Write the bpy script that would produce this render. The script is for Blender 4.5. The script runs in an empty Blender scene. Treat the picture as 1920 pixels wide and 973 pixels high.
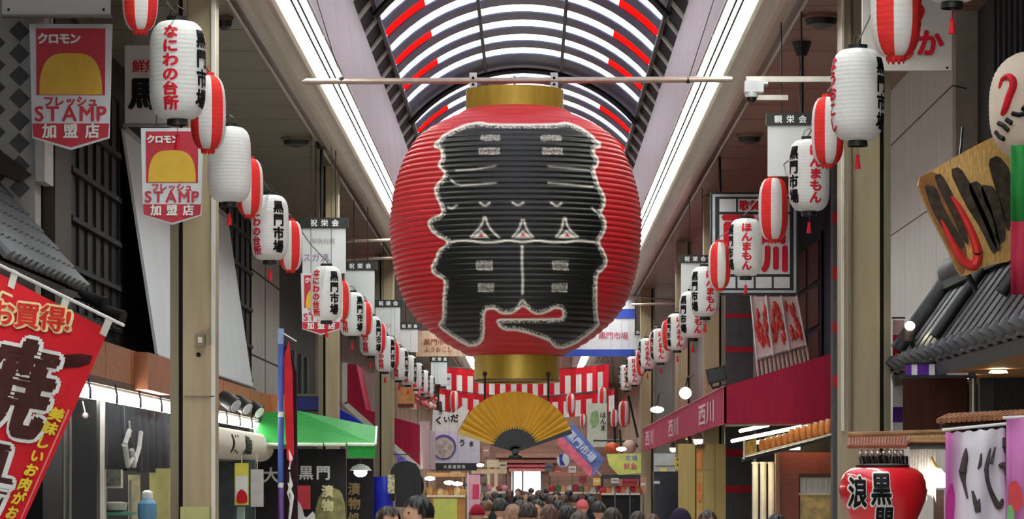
import bpy, bmesh, math, random
import numpy as np
from mathutils import Vector, Matrix
random.seed(7)
PI = math.pi
sc = bpy.context.scene
C = sc.collection
# ------------------------------------------------------------------ camera, sky, exposure
F = 5500.0            # focal length in pixels of a 1920 px wide frame (a long lens)
H = 1.88              # eye height
VX, VY = 995.0, 900.0 # where the street vanishes
cam = bpy.data.cameras.new('camera'); co = bpy.data.objects.new('camera', cam); C.objects.link(co)
cam.sensor_width = 36; cam.lens = F*36/1920; cam.clip_end = 600; cam.clip_start = .2
cam.shift_x = -(VX-960)/1920; cam.shift_y = (VY-486.5)/1920
co.location = (0, 0, H); co.rotation_euler = (PI/2, 0, 0)
sc.camera = co
w = bpy.data.worlds.new('sky'); sc.world = w; w.use_nodes = True
wn = w.node_tree.nodes; bg = wn['Background']
bg.inputs[0].default_value = (.93, .96, 1, 1); bg.inputs[1].default_value = 4.0
sc.view_settings.view_transform = 'Standard'; sc.view_settings.look = 'None'
sc.view_settings.gamma = 1; sc.view_settings.exposure = 0.68
sc.view_settings.use_curve_mapping = False
TUBE = 22.0            # strength of the fluorescent tubes

def P(px, py, Y): return Vector(((px-VX)*Y/F, Y, H+(VY-py)*Y/F))
def S(Y): return Y/F      # metres per pixel at depth Y

# ------------------------------------------------------------------ materials
def lin(c):
    r = []
    for v in c[:3]:
        v /= 255.0
        r.append(v/12.92 if v <= .04045 else ((v+.055)/1.055)**2.4)
    return r
MC = {}
def M(name, col, rough=.6, metal=0., var=.12, scale=9., bump=0., emit=0., trans=0., stretch=None, coat=0.):
    if name in MC: return MC[name]
    m = bpy.data.materials.new(name); m.use_nodes = True
    nt = m.node_tree; n = nt.nodes; l = nt.links
    b = n['Principled BSDF']; c = lin(col)
    tc = n.new('ShaderNodeTexCoord'); nz = n.new('ShaderNodeTexNoise')
    nz.inputs['Scale'].default_value = scale; nz.inputs['Detail'].default_value = 4
    if stretch:
        mp = n.new('ShaderNodeMapping'); mp.inputs['Scale'].default_value = stretch
        l.new(tc.outputs['Object'], mp.inputs[0]); l.new(mp.outputs[0], nz.inputs['Vector'])
    else: l.new(tc.outputs['Object'], nz.inputs['Vector'])
    rp = n.new('ShaderNodeValToRGB')
    rp.color_ramp.elements[0].position = .3; rp.color_ramp.elements[1].position = .7
    rp.color_ramp.elements[0].color = [max(0, x*(1-var)) for x in c]+[1]
    rp.color_ramp.elements[1].color = [min(1, x*(1+var)) for x in c]+[1]
    l.new(nz.outputs['Fac'], rp.inputs[0]); l.new(rp.outputs[0], b.inputs['Base Color'])
    b.inputs['Roughness'].default_value = rough; b.inputs['Metallic'].default_value = metal
    if rough >= .6: b.inputs['Specular IOR Level'].default_value = .2
    if coat: b.inputs['Coat Weight'].default_value = coat
    if bump:
        bp = n.new('ShaderNodeBump'); bp.inputs['Strength'].default_value = bump; bp.inputs['Distance'].default_value = .02
        l.new(nz.outputs['Fac'], bp.inputs['Height']); l.new(bp.outputs[0], b.inputs['Normal'])
    if emit:
        l.new(rp.outputs[0], b.inputs['Emission Color']); b.inputs['Emission Strength'].default_value = emit
    if trans:
        t = n.new('ShaderNodeBsdfTranslucent'); mx = n.new('ShaderNodeMixShader'); mx.inputs[0].default_value = trans
        l.new(rp.outputs[0], t.inputs[0]); l.new(b.outputs[0], mx.inputs[1]); l.new(t.outputs[0], mx.inputs[2])
        l.new(mx.outputs[0], n['Material Output'].inputs[0])
    MC[name] = m
    return m
white = M('white_paint', (225, 224, 222), .5, var=.05)
cream = M('cream_paint', (214, 208, 194), .55, var=.06)
offw = M('off_white_panel', (212, 211, 210), .5, var=.06, scale=3)
black = M('black_paint', (20, 20, 22), .5, var=.2)
ink = M('black_ink', (14, 14, 15), .6, var=.2)
redink = M('red_ink', (205, 28, 44), .6, var=.08)
whiteink = M('white_ink', (235, 232, 228), .6, var=.04)
yellowink = M('yellow_ink', (232, 205, 60), .6, var=.08)
paper = M('lantern_paper', (228, 225, 222), .75, var=.03, scale=20, trans=.25)
redpaper = M('red_lantern_paper', (226, 54, 50), .65, var=.08, scale=20, trans=.2)
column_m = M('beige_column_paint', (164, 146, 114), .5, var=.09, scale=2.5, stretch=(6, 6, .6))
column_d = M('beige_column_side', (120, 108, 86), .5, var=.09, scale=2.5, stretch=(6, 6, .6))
darkgap = M('dark_seam', (30, 24, 20), .8)
steel = M('brushed_steel', (150, 146, 140), .35, .8, var=.1, scale=6)
greymetal = M('grey_metal', (120, 120, 120), .45, .5)
pipe_m = M('galvanised_pipe', (170, 152, 140), .4, .6, var=.12)
darkmetal = M('dark_metal', (40, 40, 43), .4, .5)
darkwall = M('charcoal_wall', (22, 21, 23), .7, var=.25, scale=3)
navy = M('navy_wall', (22, 24, 42), .85, var=.2)
greywall = M('slate_grey_wall', (82, 82, 86), .8, var=.12)
redband = M('red_band_paint', (170, 30, 48), .6)
kawara = M('kawara_clay', (74, 74, 78), .5, var=.22, scale=12, bump=.3)
kawara_d = M('kawara_clay_dark', (52, 52, 56), .5, var=.22, scale=12, bump=.3)
wood_o = M('orange_wood', (158, 94, 50), .5, var=.22, scale=6, stretch=(6, 1, 8))
wood_d = M('dark_brown_wood', (72, 42, 28), .5, var=.25, scale=6, stretch=(2, 2, 8))
wood_r = M('red_brown_wood', (136, 64, 46), .45, var=.2, scale=5, stretch=(2, 2, 10))
wood_l = M('honey_wood', (206, 160, 88), .5, var=.28, scale=7, stretch=(9, 2, 2), bump=.3)
wood_e = M('bark_brown_wood', (150, 100, 56), .6, var=.25, scale=9)
gold = M('gold_leaf', (178, 146, 52), .42, .45, var=.14, scale=5, stretch=(3, 3, 1))
fangold = M('gold_fan_paper', (238, 204, 100), .33, .4, var=.06, scale=14)
crimson = M('crimson_awning_cloth', (160, 30, 58), .7, var=.1, scale=3, stretch=(5, 5, .6))
green = M('green_awning_cloth', (36, 142, 56), .65, var=.1)
blue = M('blue_plastic', (26, 40, 190), .4, var=.12)
glow = M('warm_bulb', (255, 240, 205), .5, var=.01, emit=16)
tube_m = M('fluorescent_tube', (238, 248, 240), .5, var=.01, emit=TUBE)
tubew = M('warm_tube', (255, 236, 190), .5, var=.01, emit=22)
skin = M('skin', (214, 164, 134), .55, var=.06)
hair_b = M('black_hair', (22, 18, 18), .45, var=.3, scale=40, stretch=(4, 4, 1))
hair_n = M('brown_hair', (52, 36, 28), .45, var=.3, scale=40, stretch=(4, 4, 1))

# ------------------------------------------------------------------ mesh builder
class MB:
    def __init__(s): s.v = []; s.f = []; s.m = []; s.mats = []
    def mi(s, m):
        if m not in s.mats: s.mats.append(m)
        return s.mats.index(m)
    def add(s, vs, fs, m):
        o = len(s.v); s.v += [tuple(v) for v in vs]; k = s.mi(m)
        for f in fs: s.f.append(tuple(i+o for i in f)); s.m.append(k)
        return s
    def box(s, a, b, m):
        x0, y0, z0 = [min(p, q) for p, q in zip(a, b)]; x1, y1, z1 = [max(p, q) for p, q in zip(a, b)]
        return s.add([(x0,y0,z0),(x1,y0,z0),(x1,y1,z0),(x0,y1,z0),(x0,y0,z1),(x1,y0,z1),(x1,y1,z1),(x0,y1,z1)],
              [(0,3,2,1),(4,5,6,7),(0,1,5,4),(1,2,6,5),(2,3,7,6),(3,0,4,7)], m)
    def fbox(s, px0, py0, px1, py1, Y, t, m):          # a board that faces down the street
        a = P(px0, py0, Y); b = P(px1, py1, Y)
        return s.box((a.x, Y, a.z), (b.x, Y+t, b.z), m)
    def prism(s, pts, d, m):                           # polygon of 3-D points extruded by the vector d
        n = len(pts); d = Vector(d); p = [Vector(q) for q in pts]
        vs = p+[q+d for q in p]
        fs = [tuple(range(n-1, -1, -1)), tuple(range(n, 2*n))]+[(i, (i+1) % n, n+(i+1) % n, n+i) for i in range(n)]
        return s.add(vs, fs, m)
    def tube(s, pts, r, m, seg=8, caps=True):
        pts = [Vector(p) for p in pts]; n = len(pts); vs = []
        rr = r if isinstance(r, (list, tuple)) else [r]*n
        for i, p in enumerate(pts):
            t = (pts[min(i+1, n-1)]-pts[max(i-1, 0)]).normalized()
            u = t.cross(Vector((0, 0, 1)))
            if u.length < 1e-3: u = t.cross(Vector((1, 0, 0)))
            u.normalize(); q = u.cross(t)
            for k in range(seg):
                a = 2*PI*k/seg; vs.append(p+(u*math.cos(a)+q*math.sin(a))*rr[i])
        fs = [(i*seg+k, i*seg+(k+1) % seg, (i+1)*seg+(k+1) % seg, (i+1)*seg+k) for i in range(n-1) for k in range(seg)]
        if caps: fs += [tuple(range(seg-1, -1, -1)), tuple((n-1)*seg+k for k in range(seg))]
        return s.add(vs, fs, m)
    def brush(s, pts, r, m, seg=8, sub=6):             # a smooth stroke through the points
        p = [Vector(q) for q in pts]; n = len(p); out = []; rr = []
        for i in range(n-1):
            a, b, c, d = p[max(i-1, 0)], p[i], p[i+1], p[min(i+2, n-1)]
            for k in range(sub):
                t = k/sub; out.append(.5*((2*b)+(c-a)*t+(2*a-5*b+4*c-d)*t*t+(3*b-a-3*c+d)*t**3)); rr.append(r[i]+(r[i+1]-r[i])*t)
        out.append(p[-1]); rr.append(r[-1]); q = MB(); q.tube(out, rr, m, seg)
        return s.add(q.v, q.f, m)
    def lathe(s, prof, c, m, seg=32, caps=True, a0=0., a1=2*PI):
        c = Vector(c); full = abs(a1-a0-2*PI) < 1e-6; ns = seg if full else seg+1; n = len(prof)
        vs = [c+Vector((r*math.sin(a0+(a1-a0)*k/seg), -r*math.cos(a0+(a1-a0)*k/seg), z)) for r, z in prof for k in range(ns)]
        o = len(s.v); s.v += [tuple(v) for v in vs]
        for i in range(n-1):
            for k in range(seg):
                k2 = (k+1) % ns
                s.f.append((o+i*ns+k, o+i*ns+k2, o+(i+1)*ns+k2, o+(i+1)*ns+k))
                s.m.append(s.mi(m(k) if callable(m) else m))
        if caps and full:
            mm = m(0) if callable(m) else m
            s.f.append(tuple(o+k for k in range(ns-1, -1, -1))); s.m.append(s.mi(mm))
            s.f.append(tuple(o+(n-1)*ns+k for k in range(ns))); s.m.append(s.mi(mm))
        return s
    def ball(s, c, r, m, seg=16, sq=(1, 1, 1)):
        c = Vector(c); n = seg//2
        vs = [c+Vector((r*sq[0]*math.sin(PI*i/n)*math.cos(2*PI*k/seg), r*sq[1]*math.sin(PI*i/n)*math.sin(2*PI*k/seg), r*sq[2]*math.cos(PI*i/n))) for i in range(n+1) for k in range(seg)]
        return s.add(vs, [(i*seg+k, (i+1)*seg+k, (i+1)*seg+(k+1) % seg, i*seg+(k+1) % seg) for i in range(n) for k in range(seg)], m)
    def mesh(s, off=(0, 0, 0), smooth=False, name='mesh'):
        me = bpy.data.meshes.new(name); ox, oy, oz = off
        me.from_pydata([(x-ox, y-oy, z-oz) for x, y, z in s.v], [], s.f)
        for m in s.mats: me.materials.append(m)
        me.polygons.foreach_set('material_index', s.m)
        if smooth:
            me.polygons.foreach_set('use_smooth', [True]*len(s.f))
            me.set_sharp_from_angle(angle=.7)
        me.update(); return me
    def base(s):
        xs, ys, zs = zip(*s.v)
        return Vector(((min(xs)+max(xs))/2, (min(ys)+max(ys))/2, min(zs)))
    def part(s, name, parent, smooth=False, label=None, kind=None):      # world coordinates, parented to a thing or to a part of it
        r = parent
        while r.parent: r = r.parent
        me = s.mesh(r.location, smooth, name); o = bpy.data.objects.new(name, me); C.objects.link(o); o.parent = parent
        if label: o['label'] = label
        if kind: o['kind'] = kind
        return o
    def thing(s, name, label, cat, group=None, smooth=False):
        b = s.base(); o = bpy.data.objects.new(name, s.mesh(b, smooth, name)); C.objects.link(o); o.location = b
        o['label'] = label; o['category'] = cat
        if group: o['group'] = group
        return o
    def struct(s, name, label=None, cat=None, smooth=False):
        o = bpy.data.objects.new(name, s.mesh((0, 0, 0), smooth, name)); C.objects.link(o); o['kind'] = 'structure'
        if label: o['label'] = label
        if cat: o['category'] = cat
        return o
def thing(name, label, cat, loc=(0, 0, 0), group=None):
    o = bpy.data.objects.new(name, None); C.objects.link(o); o.location = loc; o.empty_display_size = .1
    o['label'] = label; o['category'] = cat
    if group: o['group'] = group
    return o
def copy_tree(o, parent=None):
    c = o.copy(); C.objects.link(c)
    if parent: c.parent = parent
    for ch in list(o.children): copy_tree(ch, c)
    return c
def kid(name, me, parent, loc=(0, 0, 0), rot=(0, 0, 0), scale=None):     # a piece that shares mesh data
    o = bpy.data.objects.new(name, me); C.objects.link(o); o.parent = parent; o.location = loc; o.rotation_euler = rot
    if scale: o.scale = scale
    return o

# ------------------------------------------------------------------ lettering
GC = {}
def glyph1(ch):
    if ch in GC: return GC[ch]
    c = bpy.data.curves.new('glyph', 'FONT'); c.body = ch; c.resolution_u = 3
    o = bpy.data.objects.new('glyph', c); C.objects.link(o)
    me = bpy.data.meshes.new_from_object(o.evaluated_get(bpy.context.evaluated_depsgraph_get()))
    vs = [(v.co.x, v.co.y) for v in me.vertices]; fs = [tuple(p.vertices) for p in me.polygons]
    bpy.data.objects.remove(o); bpy.data.curves.remove(c); bpy.data.meshes.remove(me)
    xs = [v[0] for v in vs]; cx = (min(xs)+max(xs))/2; wd = max(xs)-min(xs)
    cy = .36 if ord(ch) < 0x3000 else .38
    GC[ch] = ([(x-cx, y-cy) for x, y in vs], fs, wd)
    return GC[ch]
def glyph(ch, bold):                             # a heavier face: the letter laid down several times around its own place, a hair apart
    vs, fs, wd = glyph1(ch)
    if bold <= .012: return [(x, y, 0) for x, y in vs], fs, wd
    nk = 14 if bold > .06 else 6
    offs = [(0, 0)]+[(bold*math.cos(2*PI*k/nk), bold*math.sin(2*PI*k/nk)) for k in range(nk)] if bold > .03 else [(-bold, bold*.5), (bold, bold*.5), (0, -bold)]
    V = []; Fs = []
    for k, (dx, dy) in enumerate(offs):
        o = len(V); V += [(x+dx, y+dy, k) for x, y in vs]; Fs += [tuple(i+o for i in f) for f in fs]
    return V, Fs, wd
for ch in 'なにわの台所黒門市場ほんまもようおこしクロモンフレッシュSTAMP加盟店鮮魚馬川屋お買得!焼鳥美味い肉が祝栄会料理スガ流伊親大漬物処歌舞伎西めかう浪': glyph1(ch)
def lay(text, size, vertical=False, pitch=1.0, bold=.02, sx=1.0):
    """flat letters around 0,0 -> list of (points, faces)"""
    out = []; n = len(text)
    if vertical:
        for i, ch in enumerate(text):
            vs, fs, wd = glyph(ch, bold); y0 = ((n-1)/2-i)*pitch*size
            out.append(([(x*size*sx, y*size+y0, k) for x, y, k in vs], fs))
    else:
        adv = [1.0*pitch if ord(c) > 0x2fff else (glyph(c, bold)[2]+.12)*pitch for c in text]
        x0 = -sum(adv)/2
        for ch, a in zip(text, adv):
            vs, fs, wd = glyph(ch, bold)
            out.append(([((x+x0+a/2)*size*sx, y*size, k) for x, y, k in vs], fs)); x0 += a
    return out
def text_on(mb, text, o, u, v, size, m, lift=.004, **k):                 # onto a flat face: origin o, axes u (right) and v (up)
    o = Vector(o); u = Vector(u).normalized(); v = Vector(v).normalized(); nn = u.cross(v)
    for vs, fs in lay(text, size, **k): mb.add([o+u*x+v*y+nn*(lift+.0005*z) for x, y, z in vs], fs, m)
    return mb
def ftext(mb, text, px, py, spx, Y, m, lift=.004, **k):                  # onto a board that faces down the street
    return text_on(mb, text, P(px, py, Y), (1, 0, 0), (0, 0, 1), spx*S(Y), m, lift, **k)
def map_text(mb, text, fn, size, m, off=(0, 0), **k):                    # through any mapping of the flat sheet
    e = size*.02
    for vs, fs in lay(text, size, **k):
        out = []
        for x, y, z in vs:
            x += off[0]; y += off[1]; p = Vector(fn(x, y))
            if z:
                nn = (Vector(fn(x+e, y))-p).cross(Vector(fn(x, y+e))-p)
                if nn.length > 1e-12: p = p+nn.normalized()*.0005*z
            out.append(p)
        mb.add(out, fs, m)
    return mb

# ================================================================== THE ARCADE
CX = -.12                      # centre line of the arcade
Y0, Y1 = -14.0, 136.0
floor_m = M('paving', (178, 172, 166), .5, var=.12, scale=2)
MB().box((-9, Y0-10, -.2), (9, Y1+30, 0), floor_m).struct('floor')
soffit_m = M('soffit_board', (108, 92, 72), .45, .1, var=.12, scale=2.5)
soffit_r = M('soffit_board_reddish', (120, 84, 66), .45, .1, var=.12, scale=2.5)
gut_m = M('gutter_enamel', (178, 164, 146), .35, .25, var=.08, scale=2)
gutdark = M('gutter_brown_band', (120, 92, 78), .4, .2, var=.1)
fascia_m = M('mauve_brushed_fascia', (160, 134, 122), .4, .3, var=.12, scale=3, stretch=(1, .4, 7))
vault_d = M('vault_dark_panel', (56, 62, 94), .35, .1, var=.2, scale=2)
vault_k = M('vault_louvre_black', (13, 14, 17), .6, var=.3)
glaze = M('white_translucent_glazing', (236, 240, 246), .5, var=.03, trans=.85)
glaze_r = M('red_translucent_glazing', (232, 46, 32), .5, var=.06, trans=.8)
slat_m = M('grey_louvre_slat', (186, 180, 170), .5, .0)
HS = 4.30                      # soffit height above the eye
# walls behind the shop fronts
MB().box((-6.2, Y0, 0), (-5.6, Y1, 6.6), darkwall).struct('wall_left')
MB().box((5.4, Y0, 0), (6.0, Y1, 6.6), darkwall).struct('wall_right')
# side ceilings, laid in boards 1.4 m long
for sgn, mm in ((-1, soffit_m), (1, soffit_r)):
    x0 = CX+sgn*2.52; x1 = sgn*5.6
    root = MB().box((x0, Y0, H+HS+.03), (x1, Y1, H+HS+.07), darkgap).struct('ceiling')
    b = MB().box((0, -.69, 0), (x1-x0, .69, .03), mm).mesh(name='ceiling_board')
    y = Y0+.7
    while y < Y1:
        kid('ceiling_board', b, root, (x0, y, H+HS)); y += 1.4
# gutters with the brown band, the light shelf and the fascia above them
for sgn, tn in ((-1, 1), (1, 2)):
    X = lambda h_: CX+sgn*h_
    prof = [(2.56, HS+.10)]+[(2.335+.225*math.cos(a), HS-.155*math.sin(a)) for a in [PI*k/14 for k in range(15)]]+[(2.11, HS+.1)]
    mb = MB()
    n = len(prof)
    vs = [(X(p), y, H+q) for y in (Y0, Y1) for p, q in prof]
    for i in range(n-1):
        mb.add([vs[i], vs[i+1], vs[n+i+1], vs[n+i]], [(0, 1, 2, 3)], gutdark if 4 <= i <= 5 else gut_m)
    g = mb.struct('trim_%d' % tn, smooth=True)
    MB().tube([(X(2.57), Y0, H+HS-.03), (X(2.57), Y1, H+HS-.03)], .022, gut_m, 8).part('conduit', g, True)
    y = 20.
    strap = MB()
    for k in range(15):
        strap = MB()
        pts = [(X(p), y, H+q-.004) for p, q in prof[1:-1]]
        for i in range(len(pts)-1):
            a, b_ = pts[i], pts[i+1]
            strap.add([a, b_, (b_[0], y+.03, b_[2]), (a[0], y+.03, a[2])], [(0, 1, 2, 3)], gut_m)
        strap.part('strap', g); y += 6.5
    # light trough
    lt = thing('light_trough', 'long white fluorescent light strip along the %s gutter' % ('left' if sgn < 0 else 'right'), 'light strip', (X(2.0), 60, H+HS), 'fluorescent strips along the gutters')
    MB().box((X(1.885), Y0, H+HS+.03), (X(2.12), Y1-3, H+HS+.06), gut_m).part('reflector', lt)
    for a, b_ in ((1.895, 1.945), (1.965, 2.005), (2.025, 2.105)):
        MB().box((X(a), Y0, H+HS-.005), (X(b_), Y1-3, H+HS+.03), tube_m).part('tube', lt)
    for a in (1.945, 2.005): MB().box((X(a), Y0, H+HS-.03), (X(a+.02), Y1-3, H+HS+.02), M('trough_divider', (26, 28, 27), .7)).part('divider', lt)
    # fascia boards
    ang = MB().prism([(0, 0, 0), (sgn*.165, 0, 1.56), (sgn*.185, 0, 1.56), (sgn*.02, 0, 0)], (0, 2.825, 0), fascia_m).mesh(name='fascia_board')
    fr = MB().prism([(X(1.915), Y0, H+HS), (X(2.075), Y0, H+HS+1.55), (X(2.11), Y0, H+HS+1.55), (X(1.95), Y0, H+HS)], (0, Y1-Y0, 0), darkgap).struct('trim_%d' % (tn+2))
    y = Y0
    while y < Y1: kid('fascia_board', ang, fr, (X(1.89), y, H+HS)); y += 2.84
# the vault: dark bays and translucent strips on one arc
VR, VC = 2.56, 4.40
def arc(x_a, x_b, yw, r, m, seg):
    mb = MB(); vs = []
    for i in range(seg+1):
        x = x_a+(x_b-x_a)*i/seg; z = math.sqrt(max(r*r-x*x, 0))
        x2 = x*(r+.03)/r; z2 = z*(r+.03)/r
        vs += [(x, -yw/2, z), (x, yw/2, z), (x2, yw/2, z2), (x2, -yw/2, z2)]
    fs = []
    for i in range(seg):
        a, b = 4*i, 4*i+4
        fs += [(a, a+1, b+1, b), (a+1, a+2, b+2, b+1), (a+2, a+3, b+3, b+2), (a+3, a, b, b+3)]
    fs += [(0, 3, 2, 1), (4*seg, 4*seg+1, 4*seg+2, 4*seg+3)]
    return mb.add(vs, fs, m).mesh(name='arc', smooth=False)
purl = MB()
for x in (-.63, .63, -1.885, 1.885):
    z = math.sqrt(VR*VR-x*x)-.03
    purl.box((CX+x-.025, Y0, H+VC+z-.04), (CX+x+.025, Y1, H+VC+z+.02), black)
vault = purl.struct('ceiling')
PIT = 1.42
m_dark = arc(-1.90, 1.90, .70, VR-.02, vault_d, 24); m_white = arc(-1.86, 1.86, .74, VR, glaze, 24)
m_mid = arc(-1.34, 1.34, .74, VR, glaze, 20); m_end = [arc(-1.86, -1.34, .74, VR, glaze_r, 6), arc(1.34, 1.86, .74, VR, glaze_r, 6)]
m_all = arc(-1.90, 1.90, 1.42, VR-.02, vault_d, 24)
m_lou = [arc(-2.09, -1.88, 1.42, VR+.02, vault_k, 4), arc(1.88, 2.09, 1.42, VR+.02, vault_k, 4)]
m_sl = [arc(-2.08, -1.89, .20, VR-.01, slat_m, 4), arc(1.89, 2.08, .20, VR-.01, slat_m, 4)]
k = -37
while 38.9+PIT*k < Y1-1:
    y = 38.9+PIT*k; at = (CX, y, H+VC); at2 = (CX, y+PIT/2, H+VC)
    if k % 8 == 7:
        kid('dark_panel', m_all, vault, (CX, y+PIT/4, H+VC))
        t = MB().tube([(CX+x, y+.3, H+VC+math.sqrt((VR-.1)**2-x*x)) for x in [-1.9+3.8*i/24 for i in range(25)]], .05, black, 8)
        t.part('arch_rib', vault, True)
    else:
        kid('dark_panel', m_dark, vault, at2)
        if k % 2:
            kid('white_strip', m_mid, vault, at); kid('red_strip', m_end[0], vault, at); kid('red_strip', m_end[1], vault, at)
        else: kid('white_strip', m_white, vault, at)
    for q in (0, 1):
        kid('louvre_panel', m_lou[q], vault, at); kid('louvre_slat', m_sl[q], vault, at)
    k += 1
# far end of the street: a cross hall with a bright doorway
fend = M('far_hall_brown', (150, 112, 98), .6, var=.25, scale=1.2, stretch=(.3, 1, 3))
fb = MB()
yE = 134.0
fb.box((-6, yE, 0), (-.86, yE+.4, 9.5), fend); fb.box((.52, yE, 0), (6, yE+.4, 9.5), fend); fb.box((-.86, yE, H+.42), (.52, yE+.4, 9.5), fend)
fw = fb.struct('wall_far')
for i, (py0, py1, cc) in enumerate(((850, 858, (172, 130, 112)), (862, 868, (160, 100, 90)), (871, 876, (196, 84, 92)), (878, 884, (206, 120, 124)))):
    MB().fbox(930+8*i, py0, 1050-6*i, py1, yE-.3, .3, M('far_band_%d' % i, cc)).part('sign_band', fw)
for px in (962, 980, 1015): MB().fbox(px-2, 884, px+2, 979, yE-.1, .1, greymetal).part('door_frame', fw)

# columns -----------------------------------------------------------------
def col(px0, px1, Y, seam, label, ztop=H+HS):
    xa, xb = P(px0, 0, Y).x, P(px1, 0, Y).x; xs = xa+(xb-xa)*seam; d = .34
    t = thing('arcade_column', label, 'column', ((xa+xb)/2, Y+d/2, 0), 'beige columns of the arcade')
    g = .018
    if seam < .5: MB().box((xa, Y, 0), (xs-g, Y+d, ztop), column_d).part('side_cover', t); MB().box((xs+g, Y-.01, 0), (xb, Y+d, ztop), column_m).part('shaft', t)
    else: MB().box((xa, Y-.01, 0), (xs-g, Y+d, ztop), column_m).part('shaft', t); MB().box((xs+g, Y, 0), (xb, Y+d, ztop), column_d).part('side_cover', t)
    MB().box((xs-g, Y+.03, 0), (xs+g, Y+d-.02, ztop), darkgap).part('seam', t)
    return t
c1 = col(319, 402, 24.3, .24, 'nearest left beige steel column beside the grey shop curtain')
xa = P(402, 0, 24.3)
MB().fbox(396, 0, 403, 973, 24.26, .05, cream).part('edge_strip', c1)
MB().fbox(345, 742, 402, 744, 24.26, .03, column_d).part('joint_line', c1)
MB().fbox(366, 626, 384, 650, 24.2, .08, column_d).part('switch_box', c1)
MB().fbox(371, 632, 379, 642, 24.19, .02, cream).part('switch', c1)
MB().ball(P(372, 665, 24.25), .02, darkgap).part('bolt', c1)
MB().fbox(338, 950, 392, 1010, 24.15, .12, M('olive_box', (176, 172, 110), .5)).part('meter_box', c1)
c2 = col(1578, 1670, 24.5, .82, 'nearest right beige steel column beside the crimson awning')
MB().fbox(1578, 0, 1583, 808, 24.46, .05, cream).part('edge_strip', c2)
MB().tube([P(1595, -40, 24.4), P(1595, 812, 24.4)], .018, column_d, 8).part('conduit', c2)
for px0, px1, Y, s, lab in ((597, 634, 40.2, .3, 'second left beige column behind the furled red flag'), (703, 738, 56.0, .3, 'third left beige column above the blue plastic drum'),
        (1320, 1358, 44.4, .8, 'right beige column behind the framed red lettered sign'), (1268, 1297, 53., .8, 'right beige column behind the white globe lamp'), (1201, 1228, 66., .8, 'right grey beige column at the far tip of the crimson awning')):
    col(px0, px1, Y, s, lab)

# ================================================================== THE GIANT LANTERN
YL = 24.3; LX = 967
lc = P(LX, 0, YL).x; sL = S(YL)
hz = lambda py: H+(VY-py)*sL
GL = thing('giant_lantern', 'giant round red paper lantern with black painted characters and gold caps', 'lantern', (lc, YL, hz(718)))
prof_px = [(207, 92), (213, 100), (221, 118), (229, 138), (240, 158), (256, 181), (278, 198), (304, 211), (332, 221), (362, 229), (390, 233), (420, 236), (452, 235), (484, 231), (515, 225.5), (546, 216), (566, 208), (583, 198), (598, 186), (612, 172), (626, 155), (640, 137), (652, 117), (662, 97), (668, 84)]
def lr(py):                                    # radius in metres at a pixel height
    for (a, ra), (b, rb) in zip(prof_px, prof_px[1:]):
        if a <= py <= b: return (ra+(rb-ra)*(py-a)/(b-a))*sL
    return (prof_px[0][1] if py < 300 else prof_px[-1][1])*sL
def lrs(py): return (lr(max(207, py-8))+2*lr(py)+lr(min(668, py+8)))/4
NR = 46; SUB = 6
pys = np.linspace(207.5, 667.5, NR*SUB+1)
rad = np.array([lrs(p)+.013*abs(math.sin(PI*i/SUB))-.007 for i, p in enumerate(pys)])
redbody = M('giant_lantern_red_silk', (196, 26, 38), .5, var=.08, scale=6)
body = MB().lathe([(r, hz(p)) for r, p in zip(rad, pys)][::-1], (lc, YL, 0), redbody, 96, True)
body.part('paper_body', GL, True)
# the painted characters: a sheet of print that follows every rib
ZA = lambda L: [(720+x/2.748, 100+y/2.748) for x, y in L]
ZB = lambda L: [(720+x/2.748, 400+y/2.748) for x, y in L]
outer = ZA([(345,395),(420,362),(500,350),(545,362),(880,362),(940,350),(1010,375),(1070,415),(1095,445),(1120,460),(1115,490),(1085,495),(1090,520),(1110,545),(1105,580),(1085,600),(1100,640),(1110,680),(1130,710),(1145,750),(1140,790),(1120,820)]) \
  + ZB([(1145,30),(1148,80),(1130,115),(1110,150),(1135,190),(1155,240),(1145,280),(1105,315),(1100,350),(1100,480),(1105,540),(1115,570),(1090,600),(1040,640),(980,680),(920,700),(880,695),(850,660),(800,640),(740,620),(680,605),(620,605),(590,585),(575,545),(640,540),(900,540),(920,530),(915,495),(880,490),(850,510),(800,525),(760,515),(735,490),(712,480),(690,500),(660,520),(600,520),(570,495),(520,500),(520,600),(515,650),(490,680),(440,690),(390,665),(330,625),(290,595),(275,570),(300,545),(300,440),(310,350),(290,335),(245,310),(240,270),(265,230),(275,190),(330,150),(290,130),(245,100),(220,55),(235,25),(300,0)]) \
  + ZA([(285,780),(265,740),(255,700),(270,670),(300,640),(310,615),(285,595),(275,570),(295,540),(290,495),(260,490),(255,465),(285,440),(300,420)])
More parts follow.
